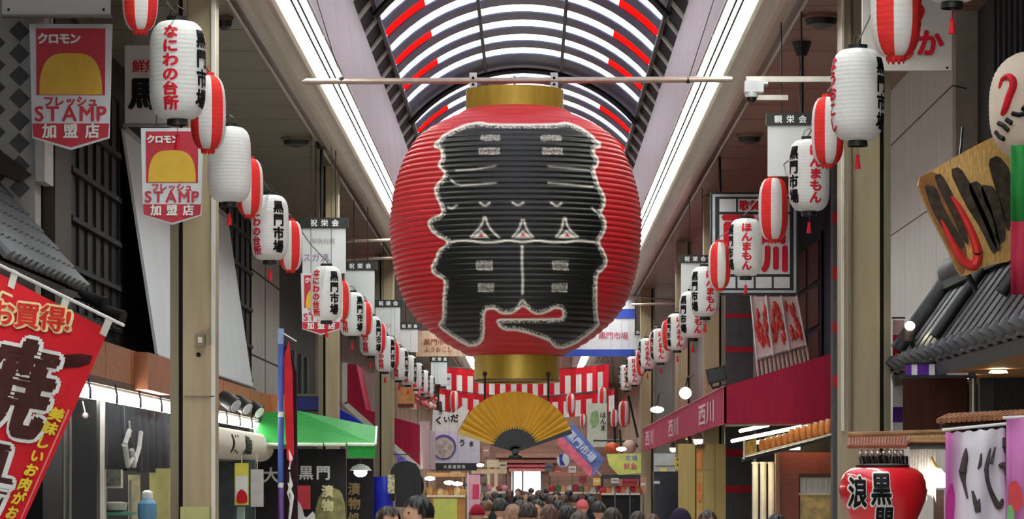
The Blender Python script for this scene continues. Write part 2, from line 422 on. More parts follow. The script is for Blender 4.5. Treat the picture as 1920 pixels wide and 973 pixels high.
lines = [(ZA([(345,605),(470,598),(600,575)]), 1.0, .6), (ZA([(820,580),(960,592),(1085,603)]), 1.0, .6), (ZA([(335,640),(375,680),(480,675),(600,665)]), 1.2, .8), (ZA([(820,665),(960,676),(1105,690)]), 1.2, .8),
  (ZB([(335,150),(380,140),(440,140),(500,150),(570,150),(640,138),(715,150),(790,138),(860,150),(945,148),(1000,138),(1105,150)]), 1.8, .95),
  (ZB([(712,150),(712,250),(714,350),(712,430)]), 2.0, .8), (ZB([(440,130),(480,90),(505,55),(520,10)]), 1.6, .9), (ZB([(520,10),(535,60),(560,95),(600,130)]), 1.6, .9),
  (ZB([(655,130),(695,85),(716,20)]), 1.6, .9), (ZB([(716,20),(735,85),(775,130)]), 1.6, .9), (ZB([(880,130),(915,85),(930,10)]), 1.6, .9), (ZB([(930,10),(950,80),(1010,130)]), 1.6, .9),
  (ZA([(490,765),(520,790),(550,765)]), 1.6, .9), (ZA([(655,765),(690,785),(725,765)]), 1.6, .9), (ZA([(855,765),(890,790),(920,768)]), 1.6, .9), (ZB([(690,480),(714,440),(740,480)]), 1.6, .9), (ZA([(325,790),(350,800),(380,780)]), 1.6, .8), (ZA([(1065,790),(1095,820),(1130,835)]), 1.6, .8)]
fills = [ZB([(455,128),(500,85),(545,128)]), ZB([(670,128),(716,85),(765,128)]), ZB([(895,128),(940,85),(995,128)])]
tips = [ZB([(485,122),(500,100),(517,122)]), ZB([(700,118),(716,100),(733,118)]), ZB([(930,120),(943,102),(960,120)])]
rects = [(ZA([a, b])) for a, b in (((497,420),(597,450)), ((808,422),(915,450)), ((487,487),(597,520)), ((815,487),(920,520)))]+[(ZB([a, b])) for a, b in (((475,243),(560,293)), ((868,243),(950,293)), ((485,360),(567,405)), ((865,360),(945,405)))]
def inside(P_, poly):
    x, y = P_[:, 0], P_[:, 1]; r = np.zeros(len(P_), bool); n = len(poly)
    for i in range(n):
        (x1, y1), (x2, y2) = poly[i], poly[(i+1) % n]
        if y1 == y2: continue
        r ^= ((y1 > y) != (y2 > y)) & (x < (x2-x1)*(y-y1)/(y2-y1)+x1)
    return r
def dist(P_, poly, closed):
    d = np.full(len(P_), 1e9); n = len(poly)
    for i in range(n if closed else n-1):
        a = np.array(poly[i]); b = np.array(poly[(i+1) % n]); ab = b-a
        t = np.clip(((P_-a)@ab)/max(ab@ab, 1e-9), 0, 1)
        d = np.minimum(d, np.hypot(*(P_-(a+t[:, None]*ab)).T))
    return d
def smooth_poly(p, closed=True):
    q = []
    n = len(p)
    for i in range(n if closed else n-1):
        a, b = p[i], p[(i+1) % n]
        q += [(a[0]*.8+b[0]*.2, a[1]*.8+b[1]*.2), (a[0]*.2+b[0]*.8, a[1]*.2+b[1]*.8)]
    return q
outer = smooth_poly(outer)
NA = 250; A = np.linspace(-1.22, 1.22, NA+1)
rows = len(pys)
GXa, GY = np.meshgrid(A, pys); RR = np.repeat(rad[:, None], NA+1, 1)+.0035
wx = lc+RR*np.sin(GXa); wy = YL-RR*np.cos(GXa); wz = hz(GY)
ppx = VX+(wx)*F/wy; ppy = VY-(wz-H)*F/wy
pts = np.stack([ppx.ravel(), ppy.ravel()], 1)
colr = np.zeros((len(pts), 4)); colr[:] = (*lin((196, 26, 38)), 1)
blk = np.array([*lin((9, 9, 10)), 1]); wht = np.array([*lin((236, 226, 214)), 1]); gry = np.array([*lin((104, 102, 92)), 1])
ins = inside(pts, outer); d = dist(pts, outer, True)
sd = np.where(ins, d, -d)
def blend(c, a): colr[:] = colr*(1-a[:, None])+c*a[:, None]
ss = lambda x, e=1.1: np.clip(x/e+.5, 0, 1)
rng = np.random.RandomState(3); spk = rng.rand(len(pts))
blend(wht, ss(sd)); 
a = ss(sd-4.2)
g2 = np.where(spk[:, None] > .62, wht*.8, np.where(spk[:, None] > .3, gry, blk)); colr[:] = colr*(1-a[:, None])+g2*a[:, None]
blend(blk, ss(sd-8.8, 2))
inn = (sd > 4)
for L, wd, al in lines: blend(gry*.9, ss(wd+2.0-dist(pts, smooth_poly(L, False), False))*.55*inn); blend(wht, ss(wd-dist(pts, smooth_poly(L, False), False))*al*inn)
for p in fills: blend(wht, ss(np.where(inside(pts, p), 1, -1)*dist(pts, p, True)))
for p in tips: blend(np.array([*lin((196, 26, 38)), 1]), ss(np.where(inside(pts, p), 1, -1)*dist(pts, p, True)))
for (x0, y0), (x1, y1) in rects:
    p = [(x0, y0), (x1, y0), (x1, y1), (x0, y1)]; s_ = np.where(inside(pts, p), 1, -1)*dist(pts, p, True)
    a = ss(s_); g3 = np.where(spk[:, None] > .4, wht*.75, gry); colr[:] = colr*(1-a[:, None])+g3*a[:, None]
    blend(gry, ss(s_-2)*.55)
keep = (sd.reshape(rows, NA+1) > -2.5)
idx = np.arange(rows*(NA+1)).reshape(rows, NA+1)
fk = keep[:-1, :-1] & keep[1:, :-1] & keep[:-1, 1:] & keep[1:, 1:]
q = np.stack([idx[:-1, :-1], idx[1:, :-1], idx[1:, 1:], idx[:-1, 1:]], -1)[fk]
used, inv = np.unique(q, return_inverse=True); q = inv.reshape(q.shape)
me = bpy.data.meshes.new('painted_character')
vv = np.stack([wx.ravel(), wy.ravel(), wz.ravel()], 1)[used]-np.array(GL.location)
me.from_pydata(vv.tolist(), [], q.tolist()); me.polygons.foreach_set('use_smooth', [True]*len(q))
at = me.color_attributes.new('print', 'FLOAT_COLOR', 'POINT'); at.data.foreach_set('color', colr[used].ravel())
pm = bpy.data.materials.new('printed_character'); pm.use_nodes = True
vc = pm.node_tree.nodes.new('ShaderNodeVertexColor'); vc.layer_name = 'print'
pm.node_tree.links.new(vc.outputs[0], pm.node_tree.nodes['Principled BSDF'].inputs['Base Color']); pm.node_tree.nodes['Principled BSDF'].inputs['Roughness'].default_value = .45
me.materials.append(pm)
o = bpy.data.objects.new('painted_character', me); C.objects.link(o); o.parent = GL; o['label'] = 'black characters with white dotted outline'
# caps, brackets, rods
R = 91.5*sL
MB().lathe([(R-.02, hz(213)), (R, hz(212)), (R, hz(170.5)), (R-.02, hz(170)), (R-.02, hz(172)), (R-.05, hz(205))], (lc-2*sL, YL, 0), gold, 64, False).part('top_cap', GL, True, 'gold top cap')
R2 = 80*sL
MB().lathe([(R2-.03, hz(668)), (R2, hz(667)), (R2, hz(716)), (R2-.012, hz(717.5)), (R2-.03, hz(716)), (R2-.03, hz(690))], (lc+2*sL, YL, 0), gold, 64, False).part('bottom_cap', GL, True, 'gold bottom cap')
MB().lathe([(R2+.004, hz(712)), (R2+.008, hz(714)), (R2+.004, hz(716))], (lc+2*sL, YL, 0), gutdark, 64, False).part('cap_rim', GL, True)
for px in (887, 1039):
    b = MB().fbox(px-7, 136, px+7, 178, YL-.02, .03, offw); bo = b.part('bracket', GL)
    for py in (146, 158): MB().ball(P(px, py, YL-.025), .012, darkgap, 8).part('bolt', bo)
MB().tube([P(965, 142, YL), P(965, 176, YL)], .009, steel).part('hook', GL)
for px in (909, 1028):
    rd = MB().tube([P(px, 703, YL-.34), P(px, 752, YL-.34)], .009, black).part('fan_rod', GL)
    MB().ball(P(px, 701, YL-.34), .02, black, 10).part('knob', rd)
# the gold fan that hangs from the rods
YF = YL-.34; sF = S(YF); fc = P(966, 846, YF)
FAN = thing('folding_fan', 'open gold folding fan with black sticks hanging under the giant lantern', 'fan', P(966, 860, YF))
n = 22; a0, a1 = PI-math.radians(17), math.radians(19)
r1, r2 = 42*sF, 112*sF
vs = []
for i in range(2*n+1):
    a = a0+(a1-a0)*i/(2*n); dy = -.05 if i % 2 else 0.02
    for r, k in ((r1, .35), (r2, 1.)): vs.append((fc.x+r*math.cos(a), YF+dy*k, fc.z+r*math.sin(a)*(1 if True else 1)))
m = MB().add(vs, [(2*i, 2*i+1, 2*i+3, 2*i+2) for i in range(2*n)], fangold)
o = m.part('paper_leaf', FAN); md = o.modifiers.new('thickness', 'SOLIDIFY'); md.thickness = .004
for i in range(n+1):
    a = a0+(a1-a0)*i/n
    u = Vector((math.cos(a), 0, math.sin(a))); t = Vector((-math.sin(a), 0, math.cos(a)))
    end = r2 if i == n else r1+.02
    hw = .017 if i == n else .011
    dy = -.03 if i == n else -.002+.001*(i % 2)
    MB().prism([fc-u*.03-t*hw*.6+Vector((0, dy, 0)), fc+u*end-t*hw+Vector((0, dy, 0)), fc+u*end+t*hw+Vector((0, dy, 0)), fc-u*.03+t*hw*.6+Vector((0, dy, 0))], (0, .008, 0), black).part('stick', FAN)
MB().tube([fc+Vector((0, -.05, 0)), fc+Vector((0, .03, 0))], .022, darkmetal, 12).part('pivot', FAN)
MB().ball(fc+Vector((0, -.01, -.048)), .05, black, 16, (1.15, .7, .45)).part('tassel_knot', FAN, True)
# the pipe that carries the lantern
pip = thing('hanging_pipe', 'long horizontal steel pipe carrying the giant lantern', 'pipe', P(967, 153, YL))
MB().tube([P(566, 154, YL), P(575, 153, YL), P(1362, 149, YL), P(1373, 149, YL)], [.012, .026, .026, .02], pipe_m, 12).part('tube', pip, True)
for px, tx in ((640, 648), (1290, 1283)):
    MB().tube([P(px, 152, YL), Vector((CX+(-1.93 if px < 900 else 1.93), YL, H+HS+.6))], .004, darkmetal, 6).part('wire', pip)
    MB().ball(P(px, 150, YL), .03, darkmetal, 8).part('clamp', pip)

# ================================================================== ROWS OF PAPER LANTERNS
def lantern_prof(R, Hh, r0, ex, ribs, amp=.0035):
    out = []; n = ribs*3
    for i in range(n+1):
        t = -1+2*i/n; r = r0+(R-r0)*max(0, 1-abs(t)**ex)**.5
        out.append((r+amp*abs(math.sin(PI*i/3)), Hh*i/n))
    return out
def tassel(root, z, R=.02, L=.2, mat=None):
    t = MB().tube([(0, 0, z), (0, 0, z-.07)], .003, redink, 5).part('tassel', root)
    MB().lathe([(.004, z-.07), (.022, z-.085), (.016, z-.1), (.03, z-L), (.002, z-L)], (0, 0, 0), mat or redink, 10, False).part('tassel_fringe', t)
WR, WH = .233, .82
def white_proto(red, blk_, ablk, tas=True, rsize=.118):
    root = thing('paper_lantern', 'x', 'lantern')
    pr = lantern_prof(WR, WH, .085, 5, 22)
    MB().lathe(pr, (0, 0, 0), paper, 40).part('paper_body', root, True)
    def rad_(z):
        t = max(-1, min(1, 2*z/WH-1)); return .085+(WR-.085)*max(0, 1-abs(t)**5)**.5+.0065
    def fn(a0): return lambda x, y: (rad_(y)*math.sin(a0+x/WR), -rad_(y)*math.cos(a0+x/WR), y)
    if red:
        mb = MB(); map_text(mb, red, fn(0), rsize, redink, (0, WH*.5), vertical=True, pitch=1.0, bold=.05, sx=1.15); mb.part('red_lettering', root, label='red vertical lettering')
    if blk_:
        mb = MB(); map_text(mb, blk_, fn(ablk), .158, ink, (0, WH*.5), vertical=True, pitch=1.05, bold=.05, sx=.95); mb.part('black_lettering', root, label='black vertical lettering')
    MB().lathe([(.086, WH-.005), (.09, WH+.035), (.078, WH+.035), (.075, WH)], (0, 0, 0), black, 24).part('top_ring', root, True)
    MB().lathe([(.086, .005), (.092, -.05), (.08, -.05), (.075, 0)], (0, 0, 0), black, 24).part('bottom_ring', root, True)
    MB().tube([(-.08, 0, WH+.03), (-.05, 0, WH+.1), (.0, 0, WH+.13), (.05, 0, WH+.1), (.08, 0, WH+.03)], .004, darkmetal, 5).part('handle', root)
    if tas: tassel(root, -.05)
    return root
SR, SH = .175, .74
def striped_proto():
    root = thing('striped_lantern', 'x', 'lantern')
    MB().lathe(lantern_prof(SR, SH, .055, 3.2, 18), (0, 0, 0), lambda k: redpaper if ((k+2)//5) % 2 else paper, 40).part('paper_body', root, True)
    MB().lathe([(.06, SH-.01), (.062, SH+.03), (.05, SH+.03), (.05, SH)], (0, 0, 0), redpaper, 20).part('top_ring', root, True)
    mb = MB()
    n = 40
    vs = []
    for i in range(n):
        a = 2*PI*i/n; vs += [(.075*math.sin(a), -.075*math.cos(a), .02), ((.066)*math.sin(a), -.066*math.cos(a), -.02-(.02 if i % 4 < 2 else 0))]
    mb.add(vs, [(2*i, 2*i+1, (2*i+3) % (2*n), (2*i+2) % (2*n)) for i in range(n)], redpaper); mb.part('bottom_frill', root)
    MB().tube([(0, 0, SH+.02), (0, 0, SH+.1)], .004, redink, 5).part('cord', root)
    return root
protoL = white_proto('なにわの台所', '黒門市場', 1.28)
protoR = white_proto('ほんまもん', '黒門市場', -1.2, rsize=.135)
protoO = white_proto('ようおこし', '黒門市場', 2.3, rsize=.135)
protoS = striped_proto()
first = {}
def put(proto, px, yt, yb, Y, hgt, rot, label, group):
    o = proto if proto.name not in first else copy_tree(proto)
    first[proto.name] = 1
    s_ = (yb-yt)*S(Y)/hgt; p = P(px, yb, Y)
    o.location = p; o.scale = (s_, s_, s_); o.rotation_euler.z = math.radians(rot); o['label'] = label; o['group'] = group
    return o
def hang(t, pts_, py, Y, r=.0022, m=None):        # thin cords from a thing up to whatever roof is over it
    for px in pts_:
        p = P(px, py, Y); d_ = abs(p.x-CX)
        zt = H+HS if d_ > 2.52 else (H+HS-.1 if d_ > 1.9 else H+VC+math.sqrt(VR*VR-d_*d_)-.02)
        MB().tube([p, (p.x, Y, zt)], r, m or darkmetal, 5).part('cord', t)
def YX(px, X): return F*X/(px-VX)
gL, gR = 'white lanterns hung along the left side', 'white lanterns hung along the right side'
gSL, gSR = 'striped lanterns hung along the left side', 'striped lanterns hung along the right side'
o1 = ['nearest', 'second', 'third', 'fourth', 'fifth', 'sixth', 'seventh', 'eighth', 'ninth', 'tenth', 'eleventh', 'twelfth']
wl = [(333, 40, 224, -8), (430, 238, 379, 170), (506, 366, 488, -40), (612, 499, 601, -38), (660, 548, 630, -30), (695, 593, 667, -25), (722, 630, 697, -20), (748, 652, 713, -15), (765, 666, 722, -10), (780, 680, 730, -8), (793, 694, 738, -5), (804, 704, 744, -5)]
topsL = []
wlab = ['nearest white lantern of the left row, red lettering facing the street', 'plain faced white lantern beside the second red stamp sign', 'white lantern with red and black lettering above the white slanted screen', 'white lantern hiding part of the smallest red stamp sign']
for i, (px, yt, yb, r) in enumerate(wl):
    Y = YX(px, -2.4)
    put(protoL, px, yt, yb, Y, WH, r, wlab[i] if i < 4 else '%s white lettered lantern of the left row, counted from the nearest' % o1[i], gL)
    topsL.append((Y, P(px, yt-10, Y)))
slx = [(263, -82, 58, 7), (390, 142, 281, -8), (468, 298, 404, -14), (545, 414, 507, -18), (640, 527, 600, -14), (684, 566, 629, -14), (712, 606, 660, -14), (738, 640, 690, -14), (757, 660, 706, -14)]
slab = ['striped red and white lantern cut by the top edge above the nearest white lantern', 'red and white striped lantern overlapping the upper right of the second stamp sign', 'red and white striped lantern half hidden behind the plain white lantern']
for i, (px, yt, yb, r) in enumerate(slx):
    Y = YX(px, -2.36)+.45
    put(protoS, px, yt, yb, Y, SH, r, slab[i] if i < 3 else '%s red and white striped lantern of the left row, counted from the nearest' % o1[i], gSL)
    topsL.append((Y, P(px, yt-10, Y)))
topsR = []
wr = [(1608, 92, 264, -75, 1), (1517, 262, 396, 14, 0), (1398, 410, 518, 0, 0), (1322, 500, 594, 18, 0), (1299, 546, 634, 20, 0), (1270, 588, 657, 10, 0), (1239, 616, 680, 0, 0), (1214, 634, 692, 0, 0), (1189, 668, 722, 0, 0), (1174, 684, 732, 0, 0)]
rlab = ['plain faced white lantern with a red tassel in front of the right column', 'white lantern with black and red lettering below the second striped lantern', 'white lantern hanging in front of the framed red lettered sign', 'white lantern at the left edge of the framed red lettered sign']
for i, (px, yt, yb, r, kd) in enumerate(wr):
    Y = YX(px, 2.3)
    put(protoO if kd else protoR, px, yt, yb, Y, WH, r, rlab[i] if i < 4 else '%s white lettered lantern of the right row, counted from the nearest' % o1[i], gR)
    topsR.append((Y, P(px, yt-10, Y)))
sr = [(1680, -90, 108, 6), (1552, 182, 309, 2), (1450, 334, 450, 4), (1349, 454, 541, 4), (1252, 601, 655, 10), (1228, 622, 672, 10), (1202, 655, 702, 10)]
srl = ['large red and white striped lantern cut by the top edge beside the red brush sign', 'red and white striped lantern overlapping the plain white lantern on the right', 'red and white striped lantern at the upper right of the framed sign', 'red and white striped lantern at the lower left corner of the framed sign']
for i, (px, yt, yb, r) in enumerate(sr):
    Y = YX(px, 2.26)+.4
    put(protoS, px, yt, yb, Y, SH, r, srl[i] if i < 4 else '%s red and white striped lantern of the right row, counted from the nearest' % o1[i], gSR)
    topsR.append((Y, P(px, yt-10, Y)))
put(protoR, 1785, -190, 4, 17.2, WH, 180, 'white lantern above the frame with only its black ring and red tassel showing', gR)
topsR.append((17.2, P(1785, -200, 17.2)))
for nm, tops in (('left', topsL), ('right', topsR)):
    tops.sort(key=lambda t: t[0])
    pts_ = []
    for (ya, a), (yb_, b) in zip(tops, tops[1:]):
        pts_ += [a, (a+b)/2+Vector((0, 0, -.04))]
    pts_.append(tops[-1][1])
    MB().tube(pts_, .006, darkmetal, 5).thing('lantern_wire', 'thin dark wire that carries the %s row of lanterns' % nm, 'wire')

# ================================================================== LEFT SIDE OF THE STREET
FL = -4.25
plaster = M('pale_plaster', (176, 173, 168), .7, var=.08, scale=4)
lattice = M('lattice_steel', (36, 35, 35), .7)
# shop fronts
MB().box((FL-.3, 25.55, 0), (FL, 44.3, H+HS), darkwall).struct('wall_left')
g = MB().box((FL-.3, 44.3, 0), (FL, 49.6, H+HS), M('light_grey_cladding', (150, 146, 138), .6, var=.08, scale=2)).struct('wall_left')
for h_ in (.6, 1.9, 3.2): MB().box((FL-.02, 44.3, H+h_), (FL+.006, 49.6, H+h_+.025), darkgap).part('cladding_joint', g)
MB().box((FL-.05, 46.9, 0), (FL+.006, 46.94, H+HS), darkgap).part('cladding_joint', g)
g = MB().box((FL-.3, 49.6, 0), (FL, 58, H+HS), M('dark_olive_wall', (46, 46, 42), .7, var=.2)).struct('wall_left')
for y in (50.5, 52, 53.6, 55): MB().box((FL, y, H+.9), (FL+.06, y+.5, H+2.3), M('dark_shutter', (58, 62, 60), .6)).part('shutter', g)
g = MB().box((FL-.3, 58, 0), (FL, 92, H+HS), M('mauve_brown_wall', (112, 92, 84), .7, var=.2, scale=1.5)).struct('wall_left')
MB().box((FL-.3, 92, 0), (FL, Y1-2, H+HS), M('far_shops_left', (150, 120, 104), .7, var=.35, scale=1.1)).struct('wall_left')
# lattice windows
def lattice_win(n, y0, y1, h0, h1, bars, rails):
    r = MB().box((FL, y0, H+h0), (FL+.02, y1, H+h1), M('dark_glass', (13, 13, 15), .6, var=.2)).struct('window_%d' % n)
    for i in range(bars):
        y = y0+(y1-y0)*i/(bars-1); MB().box((FL+.02, y-.013, H+h0), (FL+.045, y+.013, H+h1), lattice).part('bar', r)
    for h_ in rails: MB().box((FL+.02, y0, H+h_-.025), (FL+.07, y1, H+h_+.025), lattice).part('rail', r)
lattice_win(1, 26.8, 30.0, 1.5, 3.9, 7, (1.52, 1.95, 2.4, 2.85, 3.3, 3.88))
lattice_win(2, 41.0, 44.2, 1.4, 3.9, 5, (1.5, 2.0, 2.55, 3.1, 3.6))
MB().box((FL, 25.6, H+.9), (FL+.1, 26.5, H+HS), M('dark_post_wood', (58, 50, 42), .6, var=.2)).struct('trim_5')
# plaster return wall with diamond tiles, and the post beside it
nw = MB().box((-5.6, 25.2, H+1.4), (P(66, 0, 25.2).x, 25.5, H+HS), plaster).struct('wall_left')
dm = MB(); h_ = .088
dm.prism([(0, 0, -h_), (h_, 0, 0), (0, 0, h_), (-h_, 0, 0)], (0, .03, 0), M('diamond_tile', (64, 64, 66), .5, var=.2))
dmm = dm.mesh(name='diamond_tile')
for c_ in range(2):
    for k in range(8):
        p = P(36-46*c_, 58+42*k+21*(c_ % 2), 25.17); kid('diamond_tile', dmm, nw, p)
MB().fbox(66, 20, 84, 340, 25.1, .45, M('white_post', (188, 186, 182), .6)).part('post', nw)
MB().prism([P(-20, 285, 24.9), P(0, 282, 24.9), P(50, 322, 24.9), P(28, 336, 24.9), P(-20, 318, 24.9)], (0, .25, 0), M('brown_eave', (66, 54, 48), .6)).part('eave_board', nw)
# tiled pent roof at the far left
TA = Vector((-4.62, 0, H+2.52)); TB = Vector((-3.84, 0, H+1.62))
rt = thing('tiled_roof', 'dark grey clay tiled pent roof behind the red sale banner', 'roof', (-4.2, 23.5, H+1.6))
MB().prism([(TA.x, 21.2, TA.z-.03), (TB.x, 21.2, TB.z-.03), (TB.x-.02, 21.2, TB.z-.1), (TA.x-.04, 21.2, TA.z-.1)], (0, 3.9, 0), kawara_d).part('roof_deck', rt)
sl = (TB-TA); L = sl.length; ang = math.atan2(-sl.z, sl.x); nrow = 6
def barrel(r, ln, m, seg=7, flip=False):
    mb = MB(); vs = []
    for x, rr in ((0, r*.82), (ln, r)):
        for k in range(seg+1):
            a = PI*k/seg; vs.append((x, rr*math.cos(a), (-1 if flip else 1)*rr*math.sin(a)*1.1))
    n_ = seg+1; th = []
    mb.add(vs, [(k, k+1, n_+k+1, n_+k) for k in range(seg)]+[tuple(range(n_)), tuple(range(2*n_-1, n_-1, -1))], m)
    return mb.mesh(name='roof_tile')
bt = barrel(.082, L/nrow+.03, kawara); pt_ = MB().box((0, -.06, 0), (L/nrow+.03, .06, .012), M('pan_tile_dark', (34, 34, 36), .7)).mesh(name='pan_tile')
for j in range(15):
    y = 21.35+.26*j
    for k in range(nrow):
        p = TA+sl*(k/nrow)+Vector((0, y, .012+.0))-Vector(rt.location)
        kid('roof_tile', bt, rt, p+Vector((0, 0, .02*0)), (0, ang, 0)); kid('pan_tile', pt_, rt, p+Vector((0, .13, 0)), (0, ang, 0))
MB().tube([(TA.x, 21.2, TA.z+.08), (TA.x, 25.1, TA.z+.08)], .09, kawara, 12).part('ridge_tile', rt, True)
# top-left plain signboard and the stamp signs
sb = MB().fbox(4, -60, 206, 29, 23.2, .06, offw).thing('signboard', 'pale grey blank signboard cut by the top left corner', 'sign')
for px, py in ((16, 18), (194, 18)): MB().ball(P(px, py, 23.19), .012, darkmetal, 8).part('rivet', sb)
MB().fbox(2, 27, 208, 31, 23.18, .09, greymetal).part('frame', sb)
sred = M('stamp_sign_red', (190, 30, 52), .5, var=.06); syel = M('stamp_sign_yellow', (218, 172, 44), .5, var=.08); swhite = M('stamp_sign_white', (214, 214, 218), .5, var=.04)
def stamp(x0, x1, y0, y1, Y, label, simple=False):
    W = x1-x0; u = W/150.; Hh = (y1-y0)
    q = lambda x, y: (x0+W*x, y0+Hh*y)
    t = thing('stamp_sign', label, 'sign', P((x0+x1)/2, y1, Y), 'red and yellow stamp signs')
    pl = lambda L, m, dy, th, nm: MB().prism([P(*q(*p), Y+dy) for p in L], (0, th, 0), m).part(nm, t)
    pl([(0, 0), (1, 0), (.965, .905), (.5, 1), (-.01+.045, .905)], swhite, 0, .03, 'board')
    pl([(.08, .035), (.92, .035), (.915, .565), (.085, .565)], sred, -.006, .006, 'red_field')
    e = [(.5+.38*math.copysign(abs(math.cos(a))**.6, math.cos(a)), .56-.33*math.sin(a)**.75) for a in [PI*k/18 for k in range(19)]]
    pl(e, syel, -.01, .004, 'yellow_field')
    pl([(.035, .79), (.965, .79), (.95, .895), (.5, .98), (.05, .895)], sred, -.006, .006, 'red_base')
    m = MB(); ftext(m, 'クロモン', *q(.36, .115), 21*u, Y-.012, whiteink, bold=.05, pitch=.95); m.part('white_lettering', t)
    m = MB(); ftext(m, 'フレッシュ', *q(.5, .615), 20*u, Y-.008, sred, bold=.05, pitch=1.0); ftext(m, 'STAMP', *q(.5, .71), 38*u, Y-.008, sred, bold=.03, pitch=1.08); m.part('red_lettering', t)
    m = MB(); ftext(m, '加盟店', *q(.5, .85), 27*u, Y-.012, whiteink, bold=.035, pitch=1.45); m.part('base_lettering', t)
    for x in (.25, .75):
        p_ = P(*q(x, .01), Y+.015); MB().tube([p_, (p_.x, p_.y, H+HS)], .004, darkmetal, 5).part('wire', t)
    return t
stamp(55, 210, 45, 281, 24.0, 'largest red and yellow stamp sign at the upper left')
stamp(264, 381, 240, 421, 23.4, 'second red and yellow stamp sign in front of the beige column')
stamp(564, 640, 512, 628, 36.5, 'smallest red and yellow stamp sign behind lettered lanterns')
# white sign behind the nearest lantern
hb = MB().fbox(234, 85, 338, 234, 27.2, .05, offw).thing('hanging_sign', 'white hanging sign with red and black characters behind the nearest lantern', 'sign')
m = MB(); ftext(m, '鮮魚', 272, 124, 26, 27.19, redink, bold=.02, pitch=.9); m.part('red_lettering', hb)
m = MB(); ftext(m, '馬', 270, 175, 62, 27.19, ink, bold=.05); m.part('black_lettering', hb)
MB().fbox(230, 231, 340, 236, 27.17, .08, greymetal).part('frame', hb)
# big white slanted screen
ws = M('white_screen_cloth', (206, 208, 212), .7, var=.04, scale=1.5)
a, b = (-4.19, H+3.62), (-3.86, H+1.28)
sc_ = thing('awning_screen', 'large white slanted screen leaning out from the dark shop front', 'screen', (-4, 35, H+1.28))
MB().prism([(a[0], 30.2, a[1]), (b[0], 30.4, b[1]), (b[0]-.03, 30.4, b[1]), (a[0]-.03, 30.2, a[1])], (0, 10.4, 0), ws).part('cloth', sc_)
MB().tube([(a[0]+.02, 30.1, a[1]), (a[0]+.02, 40.8, a[1])], .025, greymetal, 8).part('top_bar', sc_, True)
MB().tube([(b[0]+.01, 30.2, b[1]), (b[0]+.01, 41, b[1])], .02, greymetal, 8).part('bottom_bar', sc_, True)
# wooden fascia with light strip below
wf = thing('wooden_fascia', 'orange brown wooden fascia over the left shop front', 'fascia', (-3.5, 31, H+.8))
yy = 22.6
i = 0
while yy < 39.5:
    ln = 1.55
    MB().box((-3.56, yy, H+.84+.0), (-3.5, yy+ln-.03, H+1.14), wood_o).part('fascia_board', wf); yy += ln; i += 1
MB().box((-3.5, 25.9, H+.80), (-3.38, 27.6, H+1.13), M('amber_wood_box', (150, 86, 46), .45, var=.2, scale=6)).part('wood_box', wf)
MB().box((-4.24, 22.6, H+.78), (-3.5, 39.6, H+.84), wood_d).part('soffit', wf)
MB().box((-3.62, 39.45, H+.6), (-3.2, 39.8, H+1.15), M('end_wood', (178, 112, 66), .5, var=.2)).part('end_block', wf)
ls = thing('light_strip', 'bright white light strip under the wooden fascia on the left', 'light strip', (-3.55, 31, H+.66))
MB().box((-3.6, 22.6, H+.76), (-3.52, 39.4, H+.80), cream).part('bracket_rail', ls)
MB().box((-3.58, 22.6, H+.66), (-3.51, 39.2, H+.735), M('shop_tube', (250, 250, 245), .5, var=.01, emit=9)).part('tube', ls)
for k in range(11): MB().tube([(-3.5, 23.2+1.5*k, H+.80), (-3.485, 23.2+1.5*k, H+.72), (-3.49, 23.25+1.5*k, H+.65)], .012, darkmetal, 6).part('hook', ls)
# grey shop curtain with a white mark
curt = M('grey_curtain_cloth', (86, 87, 92), .8, var=.1, scale=5, trans=.1)
nc = thing('shop_curtain', 'dark grey shop curtain with a white brush mark under the light strip', 'curtain', (-3.5, 26, H+.08))
for j in range(4):
    ya = 23.95+1.06*j; n_ = 10; vs = []
    for i in range(n_+1):
        y = ya+1.02*i/n_; off = .035*math.sin(i*1.3+j*1.7)
        for z, kf in ((H+.64, .2), (H+.35, .8), (H+.09-.01*j, 1.)): vs.append((-3.47+off*kf, y, z))
    o = MB().add(vs, [(3*i+r, 3*i+r+1, 3*i+r+4, 3*i+r+3) for i in range(n_) for r in (0, 1)], curt).part('cloth_panel', nc, True)
    md = o.modifiers.new('thickness', 'SOLIDIFY'); md.thickness = .006
m = MB()
for a_, b_, wd in (((0, .0), (-.1, -.12), .05), ((-.1, -.12), (-.03, -.3), .06), ((.24, .0), (.2, -.14), .05), ((.2, -.14), (.1, -.28), .05), ((-.03, -.3), (.12, -.2), .04), ((.0, .08), (.02, -.05), .02), ((.05, -.16), (.1, -.3), .05)):
    m.tube([(-3.42, 25.0+a_[0]*3, H+.42+a_[1]), (-3.42, 25.0+b_[0]*3, H+.42+b_[1])], wd*.45, whiteink, 6)
m.part('white_mark', nc, label='white brush mark')
# shop interior behind the curtain
MB().box((-5.5, 22.0, 0), (-5.2, 40, H+.8), M('dim_shop_wall', (52, 50, 50), .7, var=.2)).struct('wall_left')
MB().fbox(135, 750, 181, 1330, 24.6, .3, black).thing('dark_door_post', 'black door post beside the red sale banner', 'post')
pp = thing('steel_poles', 'pair of thin steel poles in front of the black door post', 'pole', P(126, 1330, 23.5))
for px in (120, 131): MB().tube([P(px, 770, 23.5), P(px, 1330, 23.5)], .014, steel, 8).part('tube', pp, True)
MB().fbox(182, 745, 196, 1330, 24.8, .1, cream).thing('white_jamb', 'white narrow jamb at the left end of the grey curtain', 'jamb')
ym = M('pale_yellow_panel', (206, 200, 128), .5, var=.08)
MB().fbox(280, 878, 318, 1290, 27.0, .06, ym).thing('yellow_panel', 'pale yellow panel below the grey curtain beside the column', 'panel')
fp = thing('framed_picture', 'small framed picture hanging below the grey curtain', 'picture', P(212, 915, 25.3))
